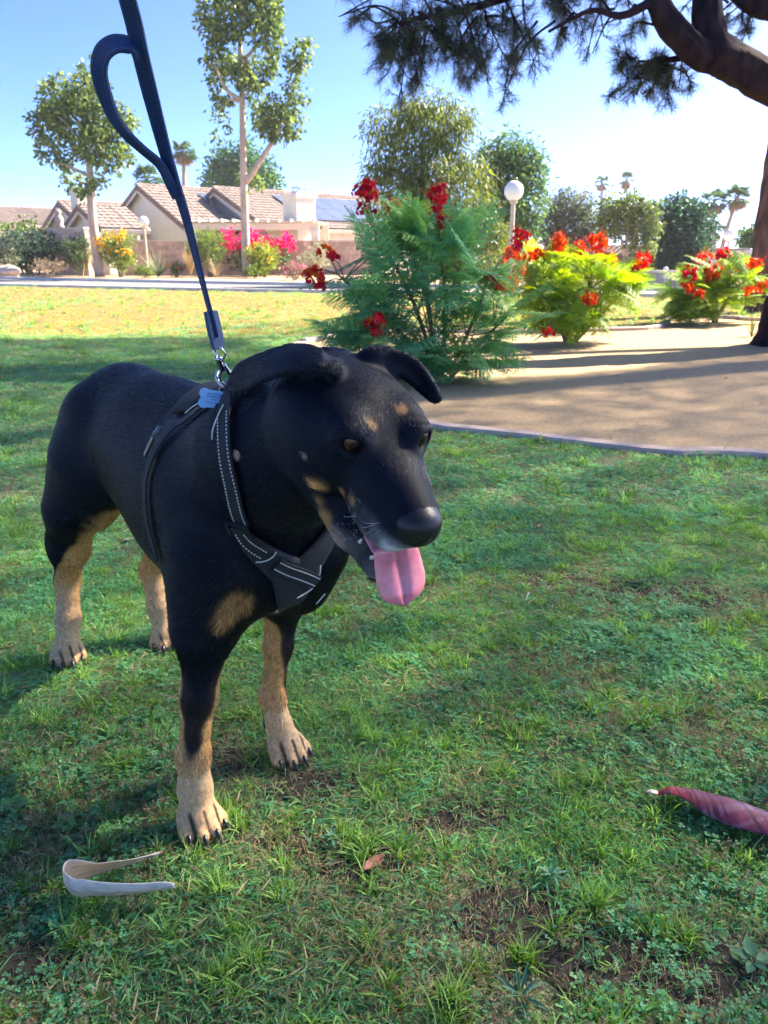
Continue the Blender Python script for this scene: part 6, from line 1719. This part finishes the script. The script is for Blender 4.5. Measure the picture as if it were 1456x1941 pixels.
# ---------------------------------------------------------------- fur
def face_sample(N):
    A, B, C_, D_ = (DV[DQ[:, i]] for i in range(4))
    ar = np.linalg.norm(np.cross(C_ - A, D_ - B), axis=1) * .5
    ctr = (A + B + C_ + D_) / 4
    hh = d2h(ctr)
    w = ar * np.where((hh[:, 0] > -.16) & (ctr[:, 2] > .5), 1.7, 1.0) * np.where(ctr[:, 2] < .3, 1.4, 1.0)
    camd = w2d([0, 0, CAMH]); g_ = grad(ctr)
    w = w * np.where(((camd - ctr) * g_).sum(1) > -.25, 1, .25)       # fewer hairs on the far side
    w[(mi != 0) | hair_off] = 0
    f_ = rng.choice(len(DQ), N, p=w / w.sum())
    u = rng.random((N, 1)); v = rng.random((N, 1))
    return (A[f_] * (1 - u) + B[f_] * u) * (1 - v) + (D_[f_] * (1 - u) + C_[f_] * u) * v
def build_fur(N):
    P_ = face_sample(N)
    keep = np.ones(N, bool)
    for c, w in STRAPS:
        lo_, hi_ = c.min(0) - w, c.max(0) + w
        cand = np.where(((P_ > lo_) & (P_ < hi_)).all(1))[0]
        if len(cand) == 0: continue
        dm = np.full(len(cand), 9.)
        for q in c: dm = np.minimum(dm, np.linalg.norm(P_[cand] - q, axis=1))
        keep[cand[dm < w + .004]] = False
    for s in (-1, 1):
        keep &= np.linalg.norm((d2h(P_) - EYE[s] - EAX[s][0] * .008) / np.array([1, 1, 1]), axis=1) > .0150
    P_ = P_[keep]; n = len(P_)
    nrm = grad(P_); h = d2h(P_); z_ = P_[:, 2]; headw = ss(h[:, 0], -.19, -.10) * (z_ > .5)
    flow = np.tile(np.array([-1.0, 0, -.45]), (n, 1))
    flow = flow * (1 - headw[:, None]) + (np.array([-1.0, 0, -.05]) @ HM + np.stack([0 * z_, h[:, 1] * 6, 0 * z_], 1)) * headw[:, None]
    lw = ss(.36 - z_, 0, .08)[:, None]; flow = flow * (1 - lw) + np.array([-.15, 0, -1.0]) * lw
    flow = flow + rng.normal(size=(n, 3)) * .16
    flow = norm(flow - nrm * (flow * nrm).sum(1)[:, None])
    L_ = np.where(headw > .5, .0066, .0120) * rng.uniform(.7, 1.25, n)
    L_ = np.where(z_ < .30, .0085 * rng.uniform(.7, 1.2, n), L_); L_ = np.where(z_ < .09, .0055, L_)
    L_ = np.where((h[:, 0] > .06) & (headw > .5), .0036, L_)
    L_ = np.where((h[:, 2] > -.02) & (np.abs(h[:, 1]) > .062) & (headw > .2), .0048, L_)
    chest = (P_[:, 0] > -.02) & (z_ > .28) & (z_ < .48); L_ = np.where(chest, L_ * 1.35, L_)
    lift = np.where(headw > .5, .10, .13) * rng.uniform(.6, 1.5, n)
    K = 4; t = np.linspace(0, 1, K)
    pts = np.stack([P_ + (flow * (L_ * tt_)[:, None]) + nrm * (lift * L_ * (tt_ ** .7) * (1 - .35 * tt_))[:, None] - nrm * .0006 for tt_ in t], 1)
    hc = bpy.data.hair_curves.new('fur')
    hc.add_curves([K] * n)
    W_ = (d2w(pts.reshape(-1, 3)) - np.array(dog.location)).astype(np.float32)
    hc.attributes['position'].data.foreach_set('vector', W_.ravel()) if 'position' in hc.attributes else hc.points.foreach_set('position', W_.ravel())
    ra = hc.attributes.get('radius') or hc.attributes.new('radius', 'FLOAT', 'POINT')
    ra.data.foreach_set('value', np.tile(np.array([.00036, .00036, .00028, .00006], np.float32), n))
    st_n = np.zeros(n)                                   # locks: tone and lift vary in streaks along the lie of the coat
    for _k in range(10):
        kv = norm(rng.normal(size=3)) * rng.uniform(140, 420); kp_ = kv - flow * (flow @ kv)[:, None] * .86; st_n += np.sin((P_ * kp_).sum(1) + rng.random() * 6.28)
    st_n /= 3.2
    C_ = coat(P_) * (rng.uniform(.7, 1.35, (n, 1)) * np.exp(.55 * st_n)[:, None])
    grey = rng.random(n) < .006; C_[grey & (C_[:, 0] < .03)] = (.10, .10, .10)
    wht = (rng.random(n) < .16) & (h[:, 0] > .035) & (headw > .5) & (h[:, 2] < -.03); C_[wht] = (.42, .42, .43)
    ca = hc.attributes.new('hcol', 'FLOAT_COLOR', 'CURVE')
    ca.data.foreach_set('color', np.concatenate([C_, np.ones((n, 1))], 1).astype(np.float32).ravel())
    m = bpy.data.materials.new('dog_fur'); nn, ll = nodes_of(m); b = nn['Principled BSDF']
    a = nn.new('ShaderNodeAttribute'); a.attribute_name = 'hcol'
    ll.new(a.outputs['Color'], b.inputs['Base Color'])
    b.inputs['Roughness'].default_value = .36; b.inputs['Specular IOR Level'].default_value = .30
    hc.materials.append(m)
    o = bpy.data.objects.new('fur', hc); COL.objects.link(o); o.parent = dog
    return o
fur = build_fur(250000)
# ================================================================ fallen leaves and weeds on the lawn
dry_mat = mat('dry_leaf', (.85, .85, .85), .6, (1.12, 1.08, 1.05), scale=60, detail=8, attr='col', spec=.3, trans=.15, bump=.3, bscale=240)
# pale strap leaf curled into a C, standing on its edge
cp = [(312, 1640, .000), (258, 1660, .004), (208, 1676, .008), (166, 1692, .010), (141, 1708, .010), (146, 1722, .008), (190, 1726, .006), (255, 1722, .004), (336, 1710, .006)]
base = np.array([G(x, y) for x, y, _ in cp]); root = G(210, 1700)
cl_ = empty('curled_leaf', root, 'pale straw coloured strap leaf curled into a C on the grass', 'fallen leaf')
c = spline(base, 60); t_ = norm(np.gradient(c, axis=0)); u = np.linspace(0, 1, 60)
wd = np.interp(u, [0, .06, .2, .4, .55, .7, .85, .97, 1], [.004, .016, .036, .048, .050, .046, .040, .030, .020])
lean = np.interp(u, [0, .3, .5, .7, 1], [.9, .55, .05, -.35, -.6])
nrm_ = np.cross(t_, [0, 0, 1.0]); V = []; Cc = []; NW = 15
lane = np.random.default_rng(3).uniform(.80, 1.14, 15)
for i in range(60):
    up_ = norm(np.array([0, 0, 1.0]) + nrm_[i] * -lean[i])
    for k in range(NW):
        v = k / (NW - 1); cur = math.sin(v * math.pi) * .004
        V.append(c[i] + np.array([0, 0, .022 + .004 * (u[i] > .7)]) + up_ * wd[i] * v * (1 + .02 * math.sin(i * .33)) + nrm_[i] * cur)
        vein = lane[k] * (1 + .05 * math.sin(i * .9 + k * 2.1))
        col = np.array([.76, .64, .47]) * vein if u[i] < .62 else np.array([.74, .62, .46]) * vein
        if u[i] > .66 and v > .50: col = np.array([.78, .72, .62]) * vein  # paler inner face, with the sky's reflection put into its colour
        if u[i] < .03: col = np.array([.28, .16, .09])
        Cc.append(col)
me_q = [(i * NW + k, i * NW + k + 1, (i + 1) * NW + k + 1, (i + 1) * NW + k) for i in range(59) for k in range(NW - 1)]
mb = MB(); mb.add(V, me_q, np.array(Cc)); o = mb.build('blade', dry_mat, cl_, smooth=True); sm = o.modifiers.new('thickness', 'SOLIDIFY'); sm.thickness = .0009
# dark red and purple leaf at the right, folded over and twisted
rp = [(1218, 1522), (1242, 1526), (1266, 1530), (1300, 1540), (1350, 1558), (1410, 1580), (1480, 1602), (1560, 1622), (1640, 1640)]
NR, NW = 190, 25
c = spline([G(x, y) for x, y in rp], NR); t_ = norm(np.gradient(c, axis=0)); sd2 = np.cross(t_, [0, 0, 1.0]); u = np.linspace(0, 1, NR)
wd = np.interp(u, [0, .03, .07, .11, .135, .17, .25, .4, .6, .85, 1], [.001, .007, .012, .011, .009, .013, .026, .034, .036, .030, .012])
V = []; Cc = []; rl_ = empty('rolled_leaf', G(1350, 1564), 'dark red and purple twisted leaf with a pale dry tip at the right edge', 'fallen leaf')
r2 = np.random.default_rng(5); streak = r2.random(900)
for i in range(NR):
    twist = np.interp(u[i], [0, .13, .25, .5, 1], [.5, .9, .75, .15, -.25]); curl_ = np.interp(u[i], [0, .15, .3, 1], [.5, 1.0, .85, .8])
    for k in range(NW):
        v = k / (NW - 1) * 2 - 1; a = v * curl_; x = math.sin(a) / max(curl_, .3) * wd[i]; h = (math.cos(a) - math.cos(curl_)) / max(curl_, .3) * wd[i]
        h += .0025 * math.sin(i * .09 + v * 2) * abs(v); x *= 1 + .06 * math.sin(i * .06 + 1.7 * (v > 0))
        ct, st_ = math.cos(twist), math.sin(twist)
        V.append(c[i] + np.array([0, 0, .020 + wd[i] * .30]) + sd2[i] * (x * ct - h * st_) + np.array([0, 0, 1]) * (x * st_ * .7 + h * ct))
        s1 = float(np.interp(i * .33 - v * 4.2 + 40, np.arange(900), streak)); s2 = float(np.interp(i * .12 + v * 2.5 + 300, np.arange(900), streak)); mix_ = np.interp(u[i] - .05 * v, [.14, .26, .42, 1], [0, .25, .8, 1])
        rd = np.array([.34, .030, .014]) * (.15 + 1.3 * s1); pu = np.array([.085, .016, .040]) * (.15 + 1.6 * s1); col = rd * (1 - mix_) + pu * mix_
        if s2 > .72 and s1 > .5: col = col * .6 + np.array([.26, .15, .19]) * .4
        if u[i] < .125 + .01 * math.sin(v * 4): col = np.array([.60, .46, .36]) * (.85 + .3 * s1)
        Cc.append(col)
mb = MB(); mb.add(V, [(i * NW + k, i * NW + k + 1, (i + 1) * NW + k + 1, (i + 1) * NW + k) for i in range(NR - 1) for k in range(NW - 1)], np.array(Cc)); o = mb.build('blade', mat('rolled_leaf', (.9, .9, .9), .36, (1.1, 1.1, 1.1), scale=80, attr='col', spec=.5, bump=.1, bscale=200), rl_, smooth=True)
sm = o.modifiers.new('thickness', 'SOLIDIFY'); sm.thickness = .0008
c = spline([G(1560, 1500) + np.array([0, 0, .03]), G(1500, 1530) + np.array([0, 0, .035]), G(1440, 1548) + np.array([0, 0, .03])], 14); V = []; Cc = []
for i in range(14):
    w = .010 * (1 - i / 13) + .002
    for k in range(5): V.append(c[i] + np.array([.3, .6, .6]) * w * (k - 2) / 2 + np.array([0, 0, .003 * math.sin(k * 1.5)])); Cc.append(np.array([.12, .035, .045]) * (.7 + .5 * ((k * 7 + i) % 3) / 2))
mb = MB(); mb.add(V, [(i * 5 + k, i * 5 + k + 1, (i + 1) * 5 + k + 1, (i + 1) * 5 + k) for i in range(13) for k in range(4)], np.array(Cc)); mb.build('torn_edge', dry_mat, rl_, smooth=True)

def fallen(px, py, L_, ang, col, label, curl=.5, wid=.45, z=.012):
    """single dead leaf: pointed outline, curled along and across"""
    b = G(px, py); t = empty('fallen_leaf', b, label, 'fallen leaf')
    d = np.array([math.cos(ang), math.sin(ang), 0]); s = np.array([-d[1], d[0], 0]); V = []; Cc = []; n, m = 12, 5
    for i in range(n):
        u = i / (n - 1); w = L_ * wid * math.sin(math.pi * min(u * .93 + .05, 1)) ** .8 * .5
        for k in range(m):
            v = k / (m - 1) * 2 - 1
            V.append(b + d * L_ * (u - .5) + s * w * v + np.array([0, 0, z + curl * L_ * (.35 * (u - .5) ** 2 + .30 * (w / L_) * v * v * 2) + random.uniform(0, .0015)]))
            Cc.append(np.asarray(col) * (1.12 if k == 2 else random.uniform(.8, 1.1)))
    mb = MB(); mb.add(V, [(i * m + k, i * m + k + 1, (i + 1) * m + k + 1, (i + 1) * m + k) for i in range(n - 1) for k in range(m - 1)], np.array(Cc)); o = mb.build('blade', dry_mat, t, smooth=True)
    sm = o.modifiers.new('thickness', 'SOLIDIFY'); sm.thickness = .0007
    mb = MB(); e = b + d * L_ * -.5 + np.array([0, 0, z + curl * L_ * .09]); mb.tube(spline([e, e - d * L_ * .10, e - d * L_ * .18 + np.array([0, 0, -.003])], 5), [.0011, .0010, .0009, .0008, .0007], 5, col=np.asarray(col) * .7); mb.build('stalk', dry_mat, t)
fallen(710, 1652, .042, .8, (.38, .17, .11), 'reddish brown curled leaf on the bare patch below the dog', 1.1)
fallen(872, 1064, .036, .3, (.60, .24, .09), 'orange leaf on the lawn right of the tongue', .5)
fallen(1021, 1004, .026, 1.3, (.55, .22, .15), 'small pinkish orange leaf standing in the grass', .6)
fallen(1210, 1111, .058, .15, (.070, .030, .055), 'dark purple leaf lying in the middle of the lawn', .4)
fallen(60, 836, .030, .4, (.34, .14, .09), 'small red brown leaf at the left, level with the dog\'s haunch', .5)
fallen(172, 693, .13, .1, (.50, .36, .24), 'tan leaf above the dog\'s rump', .3, .4)
fallen(80, 713, .10, .0, (.55, .44, .32), 'pale tan leaf at the left behind the dog', .3, .35)
fallen(243, 1031, .034, .9, (.55, .38, .27), 'peach coloured leaf between the dog\'s belly and hind leg', .6)
fallen(1415, 990, .060, .1, (.46, .36, .24), 'long curled tan leaf near the right edge of the lawn', .9, .3)
fallen(1168, 1217, .016, .6, (.66, .60, .48), 'tiny cream leaf low in the lawn', .5)
fallen(1362, 1316, .018, .5, (.55, .28, .20), 'small salmon leaf near the right edge', .6)
fallen(1376, 720, .05, .6, (.42, .05, .05), 'fallen red petal on the shaded gravel', .5)
fallen(1445, 768, .04, .2, (.48, .06, .06), 'fallen red petal on the gravel at the right edge', .5)
fallen(668, 700, .05, .2, (.5, .36, .22), 'tan leaf on the gravel behind the dog\'s ears', .4)
# straw bits
def straw(px, py, L_, ang, label, col=(.60, .52, .36)):
    b = G(px, py); t = empty('straw', b, label, 'straw'); d = np.array([math.cos(ang), math.sin(ang), 0])
    mb = MB(); mb.tube(spline([b + d * -L_ / 2 + np.array([0, 0, .024]), b + np.array([0, 0, .031]), b + d * L_ / 2 + np.array([0, 0, .022])], 8), .0011, 5, col=col); mb.build('stem', dry_mat, t)
straw(975, 890, .055, .3, 'pale straw stem on the lawn below the gravel edging')
straw(1000, 1146, .05, 1.2, 'bleached straw stem low in the lawn right of the tongue', (.66, .62, .54))
straw(690, 1208, .04, .1, 'short straw stem beside the left foreleg')
straw(322, 1345, .07, -.3, 'thin dry stem beside the right foreleg', (.46, .36, .22))
# broad-leaved weeds
weed_mat = mat('weed_leaf', (.85, .85, .85), .5, (1.15, 1.15, 1.1), scale=40, attr='col', spec=.3, trans=.3)
def weed(px, py, n, L_, wd_, col, label, tilt=.5):
    b = G(px, py); t = empty('weed', b, label, 'weed')
    for k in range(n):
        a = 6.283 * k / n + random.uniform(-.3, .3); el = random.uniform(.15, tilt); d = np.array([math.cos(a) * math.cos(el), math.sin(a) * math.cos(el), math.sin(el)]); s = np.array([-math.sin(a), math.cos(a), 0]); LL = L_ * random.uniform(.7, 1.15); V = []; Cc = []
        for i in range(7):
            u = i / 6; w = wd_ * LL * (math.sin(math.pi * min(u ** .7 * .96 + .02, 1))) * .5
            for v in (-1, 0, 1): V.append(b + d * LL * (u + .15) + s * w * v + np.array([0, 0, .012 + .10 * LL * abs(v) * (1 - u) - .35 * LL * u * u * .5])); Cc.append(np.asarray(col) * (1.2 if v == 0 else random.uniform(.85, 1.1)))
        mb = MB(); mb.add(V, [(i * 3 + k2, i * 3 + k2 + 1, (i + 1) * 3 + k2 + 1, (i + 1) * 3 + k2) for i in range(6) for k2 in range(2)], np.array(Cc)); mb.build('leaf', weed_mat, t, smooth=True)
weed(30, 1540, 13, .024, .66, (.15, .34, .085), 'bright green broad leaved weed at the lower left edge')
weed(128, 1576, 8, .020, .66, (.13, .31, .09), 'light green broad leaved weed above the curled straw leaf')
weed(198, 1586, 5, .016, .66, (.12, .30, .09), 'tiny green weed between the curled leaf and the paw')
weed(1045, 1672, 12, .022, .22, (.12, .27, .17), 'blue green narrow leaved weed in the lower middle lawn', .9)
weed(632, 1602, 11, .020, .24, (.12, .26, .16), 'small blue green weed above the reddish curled leaf', .9)
weed(1425, 1838, 5, .028, .55, (.09, .24, .10), 'green broad leaved weed in the lower right corner', .5)
weed(985, 1905, 10, .034, .12, (.09, .21, .13), 'dark narrow leaved weed at the bottom edge', 1.0)
# brighter grass tufts that stand out of the turf
spots = [(240, 1462), (252, 1448), (180, 1345), (255, 1306), (20, 1102), (345, 850), (160, 1790), (150, 1770), (685, 1620), (660, 1600), (950, 1480), (560, 1195), (490, 1200), (1120, 1490), (840, 1180), (1345, 1200), (930, 1340), (700, 1400), (1130, 1720), (990, 1830), (1290, 1780), (660, 1360), (520, 1170), (335, 1255), (440, 1780), (860, 1900), (1250, 1560), (60, 1690), (415, 1850)]
q = []; 
for (x, y) in spots:
    for _ in range(3): q.append(G(x + random.uniform(-14, 14), y + random.uniform(-8, 8)))
q = np.array(q); scatter('grass_tuft', q, np.stack([rng.normal(size=len(q)) * .1, rng.normal(size=len(q)) * .1, rng.random(len(q)) * 6.28], 1), rng.uniform(.8, 1.25, len(q)), rng.integers(0, 3, len(q)), SRC[15:18], 'bright yellow green grass tufts standing out of the near turf', 'grass')
# ================================================================ air
def haze_box(density):
    mb = MB(); mb.box((150, 690, 5.75), (2400, 1560, 24.5))
    m = bpy.data.materials.new('haze_air'); n, l = nodes_of(m)
    n.remove(n['Principled BSDF']); v = n.new('ShaderNodeVolumePrincipled')
    v.inputs['Color'].default_value = (.86, .92, 1.0, 1); v.inputs['Density'].default_value = density; v.inputs['Anisotropy'].default_value = .0
    l.new(v.outputs[0], n['Material Output'].inputs['Volume'])
    o = mb.build('haze', m); tag(o, kind='stuff'); return o
haze_box(.0004)
